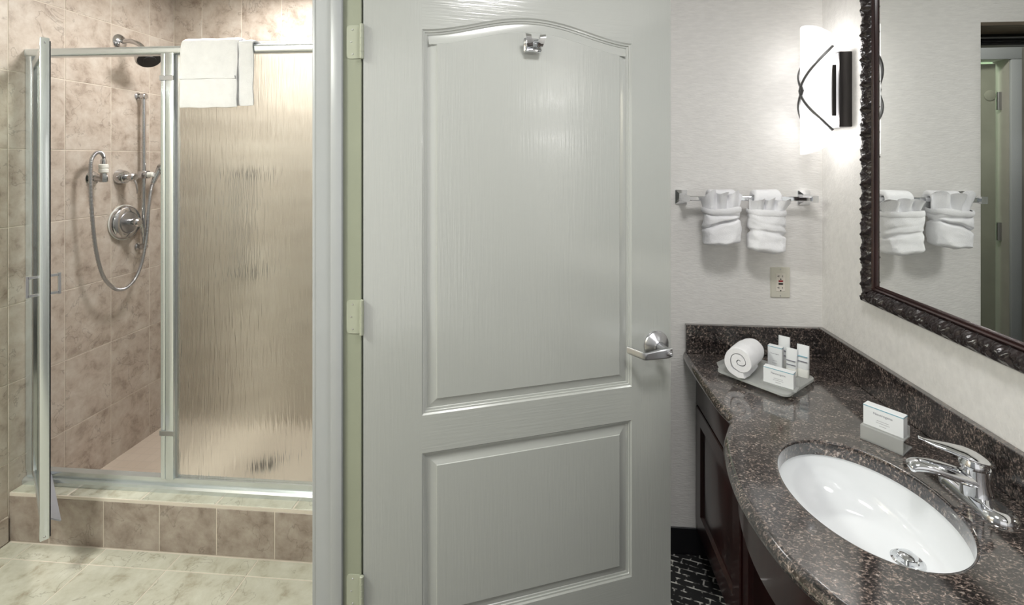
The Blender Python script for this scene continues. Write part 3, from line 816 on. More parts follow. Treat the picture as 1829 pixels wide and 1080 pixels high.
def pocket_towel(name, x0, x1, zb, zcuff, seed, creases, ruf, label, slant=0.0):
    cx, w = (x0 + x1) / 2, (x1 - x0) / 2
    t = empty(name, (cx, BY, zb))
    tag(t, label, 'towel', 'fan-folded towels on the towel bar')
    cy = BY - 0.020
    bm = NB()
    loops = []
    nz_ = 46
    for k in range(nz_ + 1):
        f = k / nz_
        z = zb + (zcuff - zb) * f
        e = 1.0
        if f < 0.10: e = math.sqrt(max(0.02, 1 - ((0.10 - f) / 0.10) ** 2)) * 0.5 + 0.5
        fold = 0.0
        for c, dpt in creases:
            pass
        lp = []
        m = 56
        for q in range(m):
            a = 2 * PI * q / m
            ca, sa = math.cos(a), math.sin(a)
            px = math.copysign(abs(ca) ** 0.62, ca) * w * (1 + 0.05 * (1 - f)) * e
            fold = 0.0
            for c, dpt in creases:
                fold -= dpt * math.exp(-((f - c - 0.10 * ca * math.sin(seed * 5 + c * 9)) / 0.045) ** 2)
            fd = fold * (0.7 + 0.5 * math.sin(a * 1.5 + seed * 2))
            py = math.copysign(abs(sa) ** 0.75, sa) * (0.046 if sa < 0 else 0.036) * e * (1 + fd * 3.2)
            zz = z + slant * (px / w) + 0.010 * math.sin(a + seed + f * 3) * (1 - abs(2 * f - 1)) 
            p = Vector((cx + px * (1 + fd), cy + py, zz))
            lp.append(p + noise.noise_vector(p * 26 + Vector((seed, 0, 0))) * 0.0055 + noise.noise_vector(p * 70) * 0.0015)
        loops.append(lp)
    loft(bm, loops, True, True, True)
    body = obj('wrapped_body', bm, TOWEL, t, smooth=60)
    # cuff edge
    bm = NB(); loops = []
    for dz, g in ((-0.010, 1.02), (-0.006, 1.075), (0.004, 1.085), (0.009, 1.06), (0.008, 0.99)):
        lp = []
        for q in range(56):
            a = 2 * PI * q / 56
            ca, sa = math.cos(a), math.sin(a)
            p = Vector((cx + math.copysign(abs(ca) ** 0.62, ca) * w * g, cy + math.copysign(abs(sa) ** 0.75, sa) * (0.046 if sa < 0 else 0.034) * g, zcuff + dz + slant * ca))
            lp.append(p + noise.noise_vector(p * 26 + Vector((seed, 0, 0))) * 0.005)
        loops.append(lp)
    loft(bm, loops, True, False, False)
    obj('cuff', bm, TOWEL, body, smooth=60)
    # cloth loop over the bar
    bm = drape(x0 + 0.02, x1 - 0.006, [(BY - 0.020, zcuff - 0.03), (BY - 0.021, BZ), (BY - 0.016, BZ + 0.018), (BY, BZ + 0.023), (BY + 0.018, BZ + 0.018), (BY + 0.024, BZ - 0.01), (BY + 0.026, zcuff - 0.02)], 0.020, seed)
    obj('bar_loop', bm, TOWEL, t, smooth=60)
    # ruffle
    bm = NB()
    inner, outer = [], []
    m, nr = 72, 9
    rows_o, rows_i = [], []
    for r_ in range(nr):
        f = r_ / (nr - 1)
        ro, ri = [], []
        for q in range(m + 1):
            s = q / m
            t_ = 2 * s - 1                   # left edge -1 .. right edge 1
            flare = 1 + (f ** 1.3) * (ruf[0] if s < 0.5 else ruf[1]) * abs(t_) ** 1.4
            pleat = math.sin(s * PI * 6.4 + seed * 3) * 0.015 + math.sin(s * PI * 3 + seed) * 0.006
            px = t_ * w * 0.97 * flare + math.cos(s * PI * 6.4 + seed * 3) * 0.006 * f
            py = -0.030 + pleat * f ** 0.8 - 0.010 * f * f + 0.022 * abs(t_) ** 5
            hgt = ruf[2] * (0.90 + 0.09 * math.sin(s * PI * 6.4 + seed * 3 + 2.0) + 0.05 * math.sin(s * PI * 2.3 + seed)) * f - 0.012 * abs(t_) ** 4 * f
            p = Vector((cx + px, cy + py, zcuff - 0.006 + hgt + slant * t_))
            p += noise.noise_vector(p * 24 + Vector((seed, 5, 0))) * 0.006 * f
            ro.append(p); ri.append(p + Vector((0, 0.005, -0.001)))
        rows_o.append(ro); rows_i.append(ri)
    lp = [ro + list(reversed(ri)) for ro, ri in zip(rows_o, rows_i)]
    loft(bm, lp, True, True, True)
    obj('ruffle', bm, TOWEL, t, smooth=70)
    return t
pocket_towel('hand_towel', 0.549, 0.672, 1.196, 1.318, 0.6, [(0.60, 0.13), (0.84, 0.05)], (0.24, 0.28, 0.080), 'white fan-folded towel on the bar, the one nearer the open door', 0.004)
pocket_towel('hand_towel', 0.706, 0.826, 1.170, 1.310, 2.3, [(0.47, 0.14), (0.72, 0.04)], (0.10, 0.42, 0.062), 'white fan-folded towel on the bar, the one above the outlet', -0.004)

# ------------------------------------------------------------------ outlet
ol = empty('wall_outlet', (0.854, YB, 1.039))
tag(ol, 'ivory wall outlet with red and black test buttons', 'outlet')
bm = NB()
lp = rrect(0.070, 0.114, 0.003, 3, 0.854, 1.039)
loft(bm, [[(x, YB, z) for x, z in lp], [(x, YB - 0.002, z) for x, z in lp], [(0.854 + (x - 0.854) * 0.93, YB - 0.0055, 1.039 + (z - 1.039) * 0.955) for x, z in lp]], True, True, True)
obj('cover_plate', bm, IVORY, ol, smooth=25)
bm = NB(); box(bm, 0.854 - 0.0165, 0.854 + 0.0165, YB - 0.0068, YB - 0.004, 1.039 - 0.0335, 1.039 + 0.0335, bev=0.0008)
rc = obj('receptacle', bm, M('ivory_receptacle', (0.68, 0.64, 0.57), 0.35), ol)
bxo('test_button', (0.846, 0.862, YB - 0.0082, YB - 0.006, 1.0415, 1.0480), REDB, rc, bev=0.0005)
bxo('reset_button', (0.846, 0.862, YB - 0.0082, YB - 0.006, 1.0315, 1.0378), SLOT, rc, bev=0.0005)
for zz in (1.063, 1.020):
    bm = NB()
    box(bm, 0.8465, 0.8482, YB - 0.0071, YB - 0.006, zz - 0.004, zz + 0.004)
    box(bm, 0.8415, 0.8470, YB - 0.0071, YB - 0.006, zz - 0.0009, zz + 0.0009)
    obj('neutral_slot', bm, SLOT, rc, smooth=0)
    bxo('hot_slot', (0.8595, 0.8612, YB - 0.0071, YB - 0.006, zz - 0.0033, zz + 0.0033), SLOT, rc, smooth=0)
    bm = NB(); lathe(bm, [(0.0024, 0.006), (0.0024, 0.0071)], (0.854, YB, zz - 0.0108), (0, -1, 0), n=12); obj('ground_hole', bm, SLOT, rc)
for zz in (1.0885, 0.9895):
    bm = NB(); lathe(bm, [(0.0026, 0.005), (0.002, 0.0064)], (0.854, YB, zz), (0, -1, 0), n=12); obj('screw', bm, SATIN, ol)

# ------------------------------------------------------------------ sconces
def sconce(yc, label):
    t = empty('wall_sconce', (XR, yc, 1.735))
    tag(t, label, 'wall lamp', 'sconces beside the mirror')
    bm = NB(); box(bm, 0.964, XR, yc - 0.052, yc + 0.052, 1.608, 1.862, bev=0.003, seg=2); obj('backplate', bm, BRONZE, t)
    bm = NB()
    lp = [(0.966, yc - 0.050)] + [(0.966 - 0.024 * math.sin(PI * i / 12), yc - 0.050 + 0.100 * i / 12) for i in range(1, 12)] + [(0.966, yc + 0.050)]
    loft(bm, [[(x, y, z) for x, y in lp] for z in (1.606, 1.858)], True, True, True)
    obj('bracket', bm, SATIN, t, smooth=40)
    # opal shade: curved sheet with sweeping cut ends
    ca, cb = 0.938, yc
    rx, ry = 0.068, 0.062
    bm = NB()
    n = 36
    def strip(k):
        rr = []
        for i in range(n + 1):
            a = R(94 + (266 - 94) * i / n)
            q = abs(i / n * 2 - 1)
            ztop = 1.962 - 0.040 * q ** 2.0
            zbot = 1.515 + 0.036 * q ** 2.0
            rr.append((ca + (rx - k) * math.cos(a), cb + (ry - k) * math.sin(a), ztop, zbot))
        return rr
    o, i_ = strip(0), strip(0.004)
    nv = 14
    lo = [[(x, y, zb + (zt - zb) * k / nv) for x, y, zt, zb in o] for k in range(nv + 1)]
    li = [[(x, y, zb + (zt - zb) * k / nv) for x, y, zt, zb in i_] for k in range(nv + 1)]
    loops = lo + list(reversed(li)) + [lo[0]]
    loft(bm, loops, False)
    bmesh.ops.remove_doubles(bm, verts=bm.verts[:], dist=1e-5)
    obj('opal_shade', bm, SHADE, t, smooth=50)
    for sg in (-1, 1):
        bm = NB(); pts = []
        for i in range(41):
            f = i / 40 * 2 - 1           # -1 bottom .. 1 top
            a = R(180) + sg * R(88) * (abs(f) ** 1.0) - sg * R(8) * (1 - abs(f))
            pts.append((ca + (rx + 0.004) * math.cos(a), cb + (ry + 0.004) * math.sin(a), 1.737 + 0.140 * math.copysign(abs(f) ** 0.9, f)))
        tube(bm, pts, 0.0042, 8, sx=1.0, sy=1.4)
        obj('wire', bm, WIRE, t)
    bm = NB(); box(bm, 0.936, 0.948, yc - 0.064, yc - 0.058, 1.645, 1.815, bev=0.001); obj('side_strap', bm, BRONZE, t)
    for zz in (1.845, 1.615):
        ld = bpy.data.lights.new('sconce_bulb', 'POINT'); ld.energy = 0.8; ld.shadow_soft_size = 0.022; ld.color = (1.0, 0.975, 0.95)
        lo_ = bpy.data.objects.new('sconce_bulb', ld); C.objects.link(lo_); lo_.location = (0.895 - XR, 0, zz - 1.735); lo_.parent = t
    return t
sconce(1.752, 'lit white glass sconce with crossed wires between corner and mirror')
sconce(0.390, 'matching lit sconce at the near end of the mirror')

# ------------------------------------------------------------------ mirror
mr = empty('wall_mirror', (XR, 1.07, 1.05))
tag(mr, 'large wall mirror in a carved black-brown frame above the vanity', 'mirror')
MY0, MY1, MZ0, MZ1 = 0.525, 1.618, 1.050, 2.16
CW, FW = 0.048, 0.072
bm = NB(); box(bm, 0.994, 0.999, MY0 + 0.05, MY1 - 0.05, MZ0 + 0.05, MZ1 - 0.05); obj('mirror_glass', bm, MIRROR, mr, smooth=0)
def side(kind):
    """returns functions mapping (u along, w inward, d out of wall) to world and the length"""
    if kind == 'far':   return (lambda u, w, d: (XR - d, MY1 - w, MZ0 + u)), MZ1 - MZ0
    if kind == 'near':  return (lambda u, w, d: (XR - d, MY0 + w, MZ0 + u)), MZ1 - MZ0
    if kind == 'low':   return (lambda u, w, d: (XR - d, MY0 + u, MZ0 + w)), MY1 - MY0
    return (lambda u, w, d: (XR - d, MY0 + u, MZ1 - w)), MY1 - MY0
def carve(u, w):
    s = w / CW
    env = math.sin(PI * min(1, max(0, s))) ** 0.5
    p = 0.078
    ph = u / p * 2 * PI
    a = math.sin(ph + 2.6 * math.sin(PI * s))
    b = math.sin(2 * ph - 5.5 * s + 0.8)
    c = math.sin(5 * ph + 9 * s)
    return 1.3 * env * (0.0030 * a * abs(b) + 0.0022 * b + 0.0012 * c + 0.0020 * noise.noise(Vector((u * 130, w * 130, 0))))
for kind in ('far', 'low', 'near', 'high'):
    f, L = side(kind)
    nu, nw = 330, 16
    loops = []
    for i in range(nu + 1):
        row = []
        t = i / nu
        for j in range(nw + 1):
            w = CW * j / nw
            u = w + (L - 2 * w) * t
            s = j / nw
            d = 0.012 + 0.021 * math.sin(PI * (0.08 + 0.86 * s)) ** 0.8
            ww = w + 0
            row.append(f(u, ww, d + carve(u, w)))
        row.insert(0, f(0 + L * t, 0.0, 0.0))
        row.append(f(CW + (L - 2 * CW) * t, CW, 0.006))
        loops.append(row)
    bm = NB(); loft(bm, loops, True)
    cm = obj('carved_moulding', bm, FRAMEB, mr, smooth=50)
    prof = [(CW, 0.006), (CW, 0.022), (CW + 0.004, 0.024), (CW + 0.007, 0.021), (CW + 0.008, 0.017), (CW + 0.012, 0.018), (CW + 0.014, 0.015), (CW + 0.0155, 0.012), (CW + 0.019, 0.011), (FW, 0.0085), (FW, 0.006)]
    bm = NB()
    loft(bm, [[f(w + (L - 2 * w) * t, w, d) for w, d in prof] for t in (0, 1)], True)
    obj('inner_fillet', bm, FRAMER, mr, smooth=20)

# ------------------------------------------------------------------ vanity
CT = 0.77
scx, scy, sa, sb = 0.682, 1.110, 0.157, 0.199
outline = [(0.500, 1.8785), (0.495, 1.80), (0.494, 1.60), (0.496, 1.50), (0.503, 1.445), (0.505, 1.422), (0.499, 1.398), (0.480, 1.362), (0.447, 1.293), (0.424, 1.21), (0.411, 1.127), (0.408, 1.056), (0.413, 0.987), (0.425, 0.92), (0.446, 0.865), (0.472, 0.82), (0.497, 0.785), (0.505, 0.765), (0.503, 0.74), (0.496, 0.69), (0.494, 0.60), (0.494, 0.27)]
front = [Vector((p.x, p.y)) for p in catmull([(x, y, 0) for x, y in outline], 6)]
front[0] = Vector((0.500, 1.8785))
pts2 = front[:]
for i in range(1, 12): pts2.append(Vector((0.494 + (1.005 - 0.494) * i / 11, 0.27)))
for i in range(1, 34): pts2.append(Vector((1.005, 0.27 + (1.8785 - 0.27) * i / 33)))
for i in range(1, 11): pts2.append(Vector((1.005 - (1.005 - 0.50) * i / 11, 1.8785)))
nP = len(pts2)
def norm2(i):
    a, b = pts2[i - 1], pts2[(i + 1) % nP]
    e = (b - a).normalized()
    return Vector((-e.y, e.x)), 0
nrm2 = []
cen = Vector((scx, scy))
for i in range(nP):
    nn, _ = norm2(i)
    if nn.dot(cen - pts2[i]) < 0 and pts2[i].x < 0.6: nn = -nn
    wall = pts2[i].x > 0.98 or pts2[i].y > 1.87
    nrm2.append((Vector((1, 0)) if i == 0 else Vector((0, 0))) if wall else nn)
def oring(d, z): return [(p.x + q.x * d, p.y + q.y * d, z) for p, q in zip(pts2, nrm2)]
def ering(k, z, th=[math.atan2((p.y - scy) / sb, (p.x - scx) / sa) for p in pts2]):
    return [(scx + (sa + k) * math.cos(a), scy + (sb + k) * math.sin(a), z) for a in th]
bm = NB()
T0 = CT - 0.036
loops = [ering(0.0, T0), ering(0.0, CT - 0.005), ering(0.0015, CT - 0.0015), ering(0.005, CT), ering(0.008, CT), oring(0.020, CT), oring(0.016, CT), oring(0.009, CT - 0.0015), oring(0.003, CT - 0.007), oring(0.0, CT - 0.016), oring(0.001, CT - 0.024), oring(0.005, CT - 0.031), oring(0.012, T0), ering(0.0, T0)]
loft(bm, loops, True)
bmesh.ops.remove_doubles(bm, verts=bm.verts[:], dist=1e-6)
tag(obj('vanity_countertop', bm, GRANITE, smooth=40), 'speckled dark granite countertop with bowed front edge', 'countertop')
bs = empty('backsplash', (0.75, 1.868, CT))
tag(bs, 'black granite backsplash along both walls behind the counter', 'backsplash')
bxo('back_slab', (0.507, 0.9865, 1.8595, 1.8785, CT + 0.0005, 0.876), GRANITE, bs, bev=0.0015)
bxo('side_slab', (0.987, 1.0055, 0.27, 1.8785, CT + 0.0005, 0.876), GRANITE, bs, bev=0.0015)

# sink
bm = NB()
sk = empty('sink_basin', (scx, scy, 0.62))
tag(sk, 'white oval undermount sink basin', 'sink')
def ell(a, b, cx_, cy_, z, n=64): return [(cx_ + a * math.cos(2 * PI * i / n), cy_ + b * math.sin(2 * PI * i / n), z) for i in range(n)]
TZ = T0 - 0.001
dcx, dcy = 0.768, 1.106
prof = []
for k in range(15):
    f = k / 14
    rr = math.cos(f * PI / 2) ** 0.55 if f < 1 else 0
    z = TZ - 0.100 * math.sin(f * PI / 2) ** 1.15
    rr = max(rr, 0.14)
    prof.append((rr, z, f))
loops = [ell(sa + 0.022, sb + 0.022, scx, scy, TZ), ell(sa + 0.004, sb + 0.004, scx, scy, TZ)]
for rr, z, f in prof:
    s = f ** 2.0
    loops.append(ell((sa + 0.003) * rr, (sb + 0.003) * rr, scx + (dcx - scx) * s, scy + (dcy - scy) * s, z))
bottomz = loops[-1][0][2]
outer = [[(x + (0.008 if False else 0), y, z - 0.010) for x, y, z in lp] for lp in reversed(loops)]
loft(bm, loops + outer, True, False, False)
obj('bowl', bm, PORC, sk, smooth=60)
bm = NB(); lathe(bm, [(0.030, -0.006), (0.031, 0.0005), (0.027, 0.003), (0.020, 0.001), (0.017, -0.004)], (dcx, dcy, bottomz + 0.001), (0, 0, 1)); obj('drain_ring', bm, CHROME, sk)
bm = NB(); lathe(bm, [(0.006, -0.004), (0.006, 0.006), (0.017, 0.008), (0.018, 0.011), (0.014, 0.014), (0.004, 0.015)], (dcx, dcy, bottomz + 0.001), (0, 0, 1)); obj('stopper', bm, CHROME, sk)

# faucet
fc = empty('faucet', (0.912, 1.112, CT))
tag(fc, 'chrome single-lever faucet behind the sink', 'faucet')
bx_, by_ = 0.912, 1.112
bm = NB()
def stad(hw, hl, z, n=20):
    out = []
    for i in range(n + 1):
        a = PI * i / n
        out.append((bx_ + hw * math.cos(a), by_ + hl - hw + hw * math.sin(a), z))
    for i in range(n + 1):
        a = PI + PI * i / n
        out.append((bx_ + hw * math.cos(a), by_ - hl + hw + hw * math.sin(a), z))
    return out
loft(bm, [stad(0.033, 0.082, CT), stad(0.033, 0.082, CT + 0.004), stad(0.030, 0.079, CT + 0.009), stad(0.024, 0.072, CT + 0.015), stad(0.018, 0.062, CT + 0.016)], True, True, True)
obj('base_plate', bm, CHROME, fc, smooth=50)
bm = NB(); lathe(bm, [(0.031, 0.004), (0.028, 0.016), (0.0255, 0.040), (0.0245, 0.068), (0.0245, 0.070)], (bx_, by_, CT), (-0.04, 0, 1), n=36); obj('body', bm, CHROME, fc)
bm = NB()
pts = catmull([(bx_ + 0.005, by_, CT + 0.038), (bx_ - 0.035, by_ + 0.006, CT + 0.048), (bx_ - 0.075, by_ + 0.015, CT + 0.056), (bx_ - 0.105, by_ + 0.022, CT + 0.055), (bx_ - 0.121, by_ + 0.026, CT + 0.047)], 7)
n_ = len(pts)
tube(bm, pts, [0.0215 - 0.0075 * i / (n_ - 1) if i < n_ - 2 else 0.0125 - 0.003 * (i - n_ + 2) for i in range(n_)], 20, sx=0.78, sy=1.2)
obj('spout', bm, CHROME, fc, smooth=60)
bm = NB(); lathe(bm, [(0.0250, 0.071), (0.0255, 0.074), (0.0255, 0.080), (0.021, 0.088), (0.010, 0.092)], (bx_ - 0.003, by_, CT), (-0.05, 0, 1), n=36)
hb_ = obj('handle_cap', bm, CHROME, fc)
bm = NB()
pts = catmull([(bx_ + 0.020, by_ - 0.004, CT + 0.082), (bx_ - 0.005, by_, CT + 0.091), (bx_ - 0.040, by_ + 0.012, CT + 0.099), (bx_ - 0.072, by_ + 0.026, CT + 0.103), (bx_ - 0.092, by_ + 0.036, CT + 0.108)], 7)
n_ = len(pts)
rad = [0.016 + 0.009 * math.sin(PI * min(1, i / (n_ - 1) * 1.7)) if i / (n_ - 1) < 0.4 else max(0.006, 0.0225 - 0.020 * ((i / (n_ - 1) - 0.4) / 0.6)) for i in range(n_)]
tube(bm, pts, rad, 20, sx=0.42, sy=1.28)
obj('lever', bm, CHROME, hb_, smooth=60)

# cabinet
cb = empty('vanity_cabinet', (0.75, 1.64, 0))
tag(cb, 'dark mahogany vanity cabinet under the counter beside the wall', 'cabinet')
CXF = 0.548
bxo('body', (CXF + 0.014, 1.004, 1.395, 1.8785, 0.10, T0 - 0.001), WOOD, cb, bev=0.001)
bxo('toe_kick', (CXF + 0.07, 1.004, 1.41, 1.8785, 0.0, 0.10), BLACKBASE, cb)
bxo('face_stile', (CXF, CXF + 0.015, 1.395, 1.432, 0.10, T0 - 0.001), WOOD, cb, bev=0.001)
bxo('face_stile', (CXF, CXF + 0.015, 1.860, 1.8785, 0.10, T0 - 0.001), WOOD, cb, bev=0.001)
bxo('bottom_rail', (CXF, CXF + 0.015, 1.432, 1.860, 0.10, 0.138), WOOD, cb, bev=0.001)
bxo('drawer_front', (CXF - 0.006, CXF + 0.014, 1.436, 1.858, 0.586, T0 - 0.006), WOOD, cb, bev=0.003, seg=2)
bm = NB()
def ringX(y0, y1, z0, z1, x): return [(x, y0, z0), (x, y1, z0), (x, y1, z1), (x, y0, z1)]
dl = [ringX(1.436, 1.858, 0.142, 0.578, CXF + 0.014), ringX(1.436, 1.858, 0.142, 0.578, CXF - 0.004), ringX(1.439, 1.855, 0.145, 0.575, CXF - 0.007), ringX(1.490, 1.804, 0.196, 0.524, CXF - 0.007), ringX(1.497, 1.797, 0.203, 0.517, CXF + 0.004), ringX(1.505, 1.789, 0.211, 0.509, CXF + 0.004), ringX(1.535, 1.759, 0.241, 0.479, CXF - 0.003)]
loft(bm, dl, True, True, True)
obj('cabinet_door', bm, WOOD, cb, smooth=20)
# bowed apron over the knee space
bm = NB()
arc = [p for p, q in zip(pts2[:len(front)], nrm2) if 0.775 < p.y < 1.405]
arcn = [q for p, q in zip(pts2[:len(front)], nrm2) if 0.775 < p.y < 1.405]
loops = []
for p, q in zip(arc, arcn):
    a, b = p + q * 0.034, p + q * 0.052
    loops.append([(a.x, a.y, 0.612), (a.x, a.y, T0 - 0.0005), (b.x, b.y, T0 - 0.0005), (b.x, b.y, 0.612)])
loft(bm, loops, True, True, True)
ap = obj('bowed_apron', bm, WOOD, smooth=35)
tag(ap, 'bowed mahogany apron under the sink front', 'apron panel')
bxo('side_panel', (CXF + 0.02, 1.004, 0.72, 0.745, 0.0, T0 - 0.001), WOOD, tag(empty('vanity_support', (0.78, 0.73, 0)), 'dark mahogany support panel at the near side of the knee space', 'panel'), bev=0.001)

# ------------------------------------------------------------------ toiletries
def rot2(a): return Matrix.Rotation(a, 4, 'Z')
def printed(parent, text, size, org, rz, mat, tilt=90):
    cu = bpy.data.curves.new('print', 'FONT')
    cu.body = text; cu.size = size; cu.align_x = 'CENTER'; cu.align_y = 'CENTER'; cu.extrude = 0.00005; cu.resolution_u = 2
    cu.materials.append(mat)
    tmp = bpy.data.objects.new('print_curve', cu)
    me = bpy.data.meshes.new_from_object(tmp)
    bpy.data.objects.remove(tmp); bpy.data.curves.remove(cu)
    o = bpy.data.objects.new('print', me); C.objects.link(o)
    o.matrix_basis = wmat(parent).inverted() @ (Matrix.Translation(org) @ Matrix.Rotation(rz, 4, 'Z') @ Matrix.Rotation(R(tilt), 4, 'X'))
    o.parent = parent
    return o

def soap_carton(label, cx_, cy_, z, rz, w=0.086, d=0.024, h=0.050, group=None, brand=0.0085):
    t = empty('soap_carton' if w > 0.05 else 'small_carton', (cx_, cy_, z), rz)
    tag(t, label, 'carton', group)
    bm = NB(); box(bm, -w / 2, w / 2, -d / 2, d / 2, 0, h, bev=0.0006); obj('box', bm, CARD, t, local=True, smooth=0)
    bm = NB(); box(bm, -w / 2 - 0.0002, w / 2 + 0.0002, -d / 2 - 0.0002, d / 2 + 0.0002, h - 0.0035, h - 0.0012); obj('printed_band', bm, BLUE, t, local=True, smooth=0)
    f = lambda x, zz: (Matrix.Translation((cx_, cy_, z)) @ rot2(rz)) @ Vector((x, -d / 2 - 0.0003, zz))
    printed(t, 'Neutrogena', brand, f(0, h * 0.70), rz, INK)
    for zz, ww in ((0.40, 0.30), (0.30, 0.34), (0.17, 0.18)):
        bm = NB(); box(bm, -w * ww / 2, w * ww / 2, -d / 2 - 0.0002, -d / 2 + 0.0001, h * zz - 0.0007, h * zz + 0.0007); obj('fine_print', bm, M('pale_ink', (0.45, 0.45, 0.48), 0.6), t, local=True, smooth=0)
    return t

def plate(bm, w, d, r, z0, z1):
    lp = rrect(w, d, r, 6)
    loft(bm, [[(x, y, z0) for x, y in lp], [(x, y, z1 - 0.001) for x, y in lp], [(x * 0.994, y * 0.994, z1) for x, y in lp]], True, True, True)

TA = math.atan2(-0.170, 0.150)            # direction of the tray's long front edge
tray_c = (0.709, 1.667)
tr = empty('amenity_tray', (tray_c[0], tray_c[1], CT), TA)
tag(tr, 'frosted clear tray on the granite holding towel and toiletries', 'tray')
bm = NB(); plate(bm, 0.232, 0.206, 0.022, 0.010, 0.018); pl = obj('tray_plate', bm, ACRYL, tr, local=True)
for sx in (-0.08, 0.08):
    for sy in (-0.07, 0.07):
        bm = NB(); lathe(bm, [(0.008, 0), (0.008, 0.0102)], (sx, sy, 0), (0, 0, 1), n=12); obj('foot', bm, ACRYL, tr, local=True)
bm = NB()
lp0 = [(-0.100, 0.012), (-0.112, 0.014), (-0.120, 0.021), (-0.124, 0.032), (-0.121, 0.033), (-0.117, 0.023), (-0.110, 0.0185), (-0.100, 0.018)]
loft(bm, [[(x, y, z) for x, z in lp0] for y in (-0.080, 0.080)], True, True, True)
obj('raised_lip', bm, ACRYL, tr, local=True)
TZ_ = CT + 0.0182
Wt = Matrix.Translation((tray_c[0], tray_c[1], 0)) @ rot2(TA)
def ont(x, y): v = Wt @ Vector((x, y, 0)); return v.x, v.y

# rolled washcloth
def roll(cx_, cy_, z, az, length, r_out, label):
    t = empty('rolled_washcloth', (cx_, cy_, z))
    tag(t, label, 'towel')
    turns = 2.45
    nS = 130
    def spiral(r0, r1):
        out, inn = [], []
        for i in range(nS + 1):
            f = i / nS
            a = (f - 1) * turns * 2 * PI - 1.25
            r = r0 + (r1 - r0) * f
            pitch = (r1 - r0) / turns
            wob = 1 + 0.03 * math.sin(a * 2.3)
            out.append((r * wob * math.cos(a), r * wob * math.sin(a)))
            th = pitch * 0.84
            q = max(0.0008, r - th)
            inn.append((q * wob * math.cos(a), q * wob * math.sin(a)))
        return out + list(reversed(inn))
    bm = NB(); loops = []
    for k, (f, sc) in enumerate(((0, 0.965), (0.03, 0.99), (0.10, 1.0), (0.3, 1.03), (0.5, 1.045), (0.7, 1.03), (0.90, 1.0), (0.97, 0.98), (1, 0.95))):
        lp = []
        for (a, b) in spiral(0.004, r_out):
            rr = math.hypot(a, b)
            y = f * length + (0.006 * (1 - rr / r_out) if f < 0.05 else 0)
            p = Vector((a * sc, y, (b * sc) * 0.95))
            lp.append(p + noise.noise_vector(p * 40) * 0.0022)
        loops.append(lp)
    loft(bm, loops, True, True, True)
    bm.transform(Matrix.Rotation(az, 4, 'Z'))
    zmin = min(v.co.z for v in bm.verts)
    bm.transform(Matrix.Translation((0, 0, -zmin)))
    obj('cloth_roll', bm, TOWEL, t, local=True, smooth=50)
rx_, ry_ = ont(-0.088, -0.045)
roll(0.606, 1.612, TZ_, R(-40), 0.128, 0.056, 'white washcloth rolled up on the tray with its spiral end showing')

def tube_bottle(label, cx_, cy_, z, rz, w, h, seed, band=None):
    t = empty('toiletry_tube', (cx_, cy_, z), rz)
    tag(t, label, 'tube')
    bm = NB(); loops = []
    for f, ww, dd in ((0.26, 0.94, 0.95), (0.28, 1, 1), (0.6, 1, 0.8), (0.9, 1, 0.45), (1.0, 1, 0.28)):
        loops.append([(x * ww, y * dd, h * f) for x, y in [(w / 2 * math.copysign(abs(math.cos(a)) ** 0.7, math.cos(a)), 0.010 * math.copysign(abs(math.sin(a)) ** 0.8, math.sin(a))) for a in [2 * PI * i / 28 for i in range(28)]]])
    loft(bm, loops, True, True, True)
    obj('body', bm, CARD, t, local=True)
    bm = NB(); loops = []
    for f, q in ((0, 0.96), (0.01, 0.99), (0.25, 1.0), (0.258, 0.97)):
        loops.append([(x * q, y * q, h * f) for x, y in [(w / 2 * 0.98 * math.copysign(abs(math.cos(a)) ** 0.7, math.cos(a)), 0.0105 * math.copysign(abs(math.sin(a)) ** 0.8, math.sin(a))) for a in [2 * PI * i / 28 for i in range(28)]]])
    loft(bm, loops, True, True, True)
    obj('cap', bm, WHITEP, t, local=True)
    for zz, m in (((0.66, BLUE), (0.50, INK)) if band else ((0.56, INK), (0.40, INK))):
        bm = NB(); box(bm, -w * 0.40, w * 0.40, -0.0112, -0.0085 if zz > 0.6 else -0.0090, h * zz - 0.0012, h * zz + 0.0012); obj('printed_line', bm, m, t, local=True, smooth=0)
    return t
rzI = TA + R(8)
soap_carton('upright white carton with a teal top edge at the back of the tray', 0.758, 1.698, TZ_, rzI, w=0.044, d=0.020, h=0.080, brand=0.0055)
tube_bottle('tallest white tube at the back, behind the upright carton', 0.797, 1.722, TZ_, rzI, 0.036, 0.104, 1)
tube_bottle('shorter white tube standing between carton and right-hand tube', 0.793, 1.662, TZ_, rzI, 0.034, 0.086, 2)
tube_bottle('white tube with teal band at the right end of the tray', 0.823, 1.650, TZ_, rzI, 0.036, 0.103, 3, True)
# soap carton on its own acrylic rest
rs = empty('soap_rest', (0.718, 1.580, TZ_), TA + R(9))
tag(rs, 'small frosted rest under the soap carton on the tray', 'stand')
bm = NB(); plate(bm, 0.102, 0.046, 0.003, 0.0, 0.004); obj('rest_plate', bm, ACRYL, rs, local=True)
bm = NB(); box(bm, -0.051, 0.051, 0.016, 0.020, 0.004, 0.030, bev=0.0008); obj('back_stop', bm, ACRYL, rs, local=True)
soap_carton('white soap carton leaning nearest the front of the tray', 0.7145, 1.5765, TZ_ + 0.0042, TA + R(9))

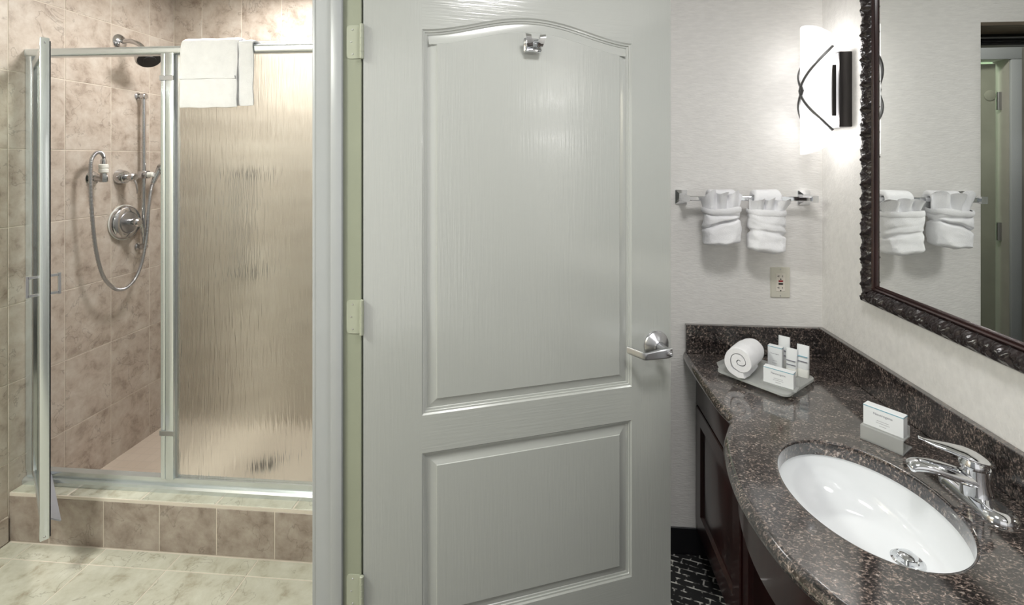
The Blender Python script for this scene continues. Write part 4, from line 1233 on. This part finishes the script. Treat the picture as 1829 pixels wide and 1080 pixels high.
# separate acrylic stand with a soap carton
SA = R(-52)
st = empty('acrylic_stand', (0.857, 1.311, CT), SA)
tag(st, 'clear acrylic stand on the counter beside the faucet', 'stand')
bm = NB(); box(bm, -0.046, 0.046, -0.030, 0.030, 0.0, 0.004, bev=0.0008); obj('stand_base', bm, ACRYL, st, local=True)
bm = NB(); box(bm, -0.046, 0.046, -0.030, -0.026, 0.004, 0.038, bev=0.0008); obj('front_wall', bm, ACRYL, st, local=True)
bm = NB(); box(bm, -0.046, 0.046, -0.026, 0.014, 0.034, 0.038, bev=0.0008); obj('shelf', bm, ACRYL, st, local=True)
bm = NB(); box(bm, -0.046, 0.046, 0.010, 0.014, 0.038, 0.062, bev=0.0008); obj('back_stop', bm, ACRYL, st, local=True)
v = Matrix.Translation((0.857, 1.311, 0)) @ rot2(SA) @ Vector((0, -0.006, 0))
soap_carton('white soap carton displayed on the acrylic stand by the faucet', v.x, v.y, CT + 0.0382, SA, d=0.026, h=0.052)

# ------------------------------------------------------------------ what the mirror shows behind the open door
fd = tag(empty('door_2', (-0.522, 2.94, 0.01), R(4)), 'grey-green passage door standing ajar, seen in the mirror', kind='structure')
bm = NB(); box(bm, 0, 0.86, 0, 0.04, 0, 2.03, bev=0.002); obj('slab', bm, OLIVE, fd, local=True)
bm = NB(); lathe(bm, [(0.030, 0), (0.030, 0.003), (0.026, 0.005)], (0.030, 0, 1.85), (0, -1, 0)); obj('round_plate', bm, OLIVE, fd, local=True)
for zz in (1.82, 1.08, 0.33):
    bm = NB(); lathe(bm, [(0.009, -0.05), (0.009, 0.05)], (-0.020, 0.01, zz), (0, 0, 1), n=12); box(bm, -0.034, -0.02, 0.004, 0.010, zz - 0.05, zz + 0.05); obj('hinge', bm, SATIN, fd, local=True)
pc = tag(empty('trim_4', (-0.53, 2.9, 0)), 'white casing of the passage door seen in the mirror', kind='structure')
bxo('casing_side', (-0.612, -0.557, 2.885, 2.902, 0, 2.0545), TRIM, pc, bev=0.004, seg=2)
bxo('casing_head', (-0.612, 0.50, 2.885, 2.902, 2.055, 2.125), TRIM, pc, bev=0.004, seg=2)
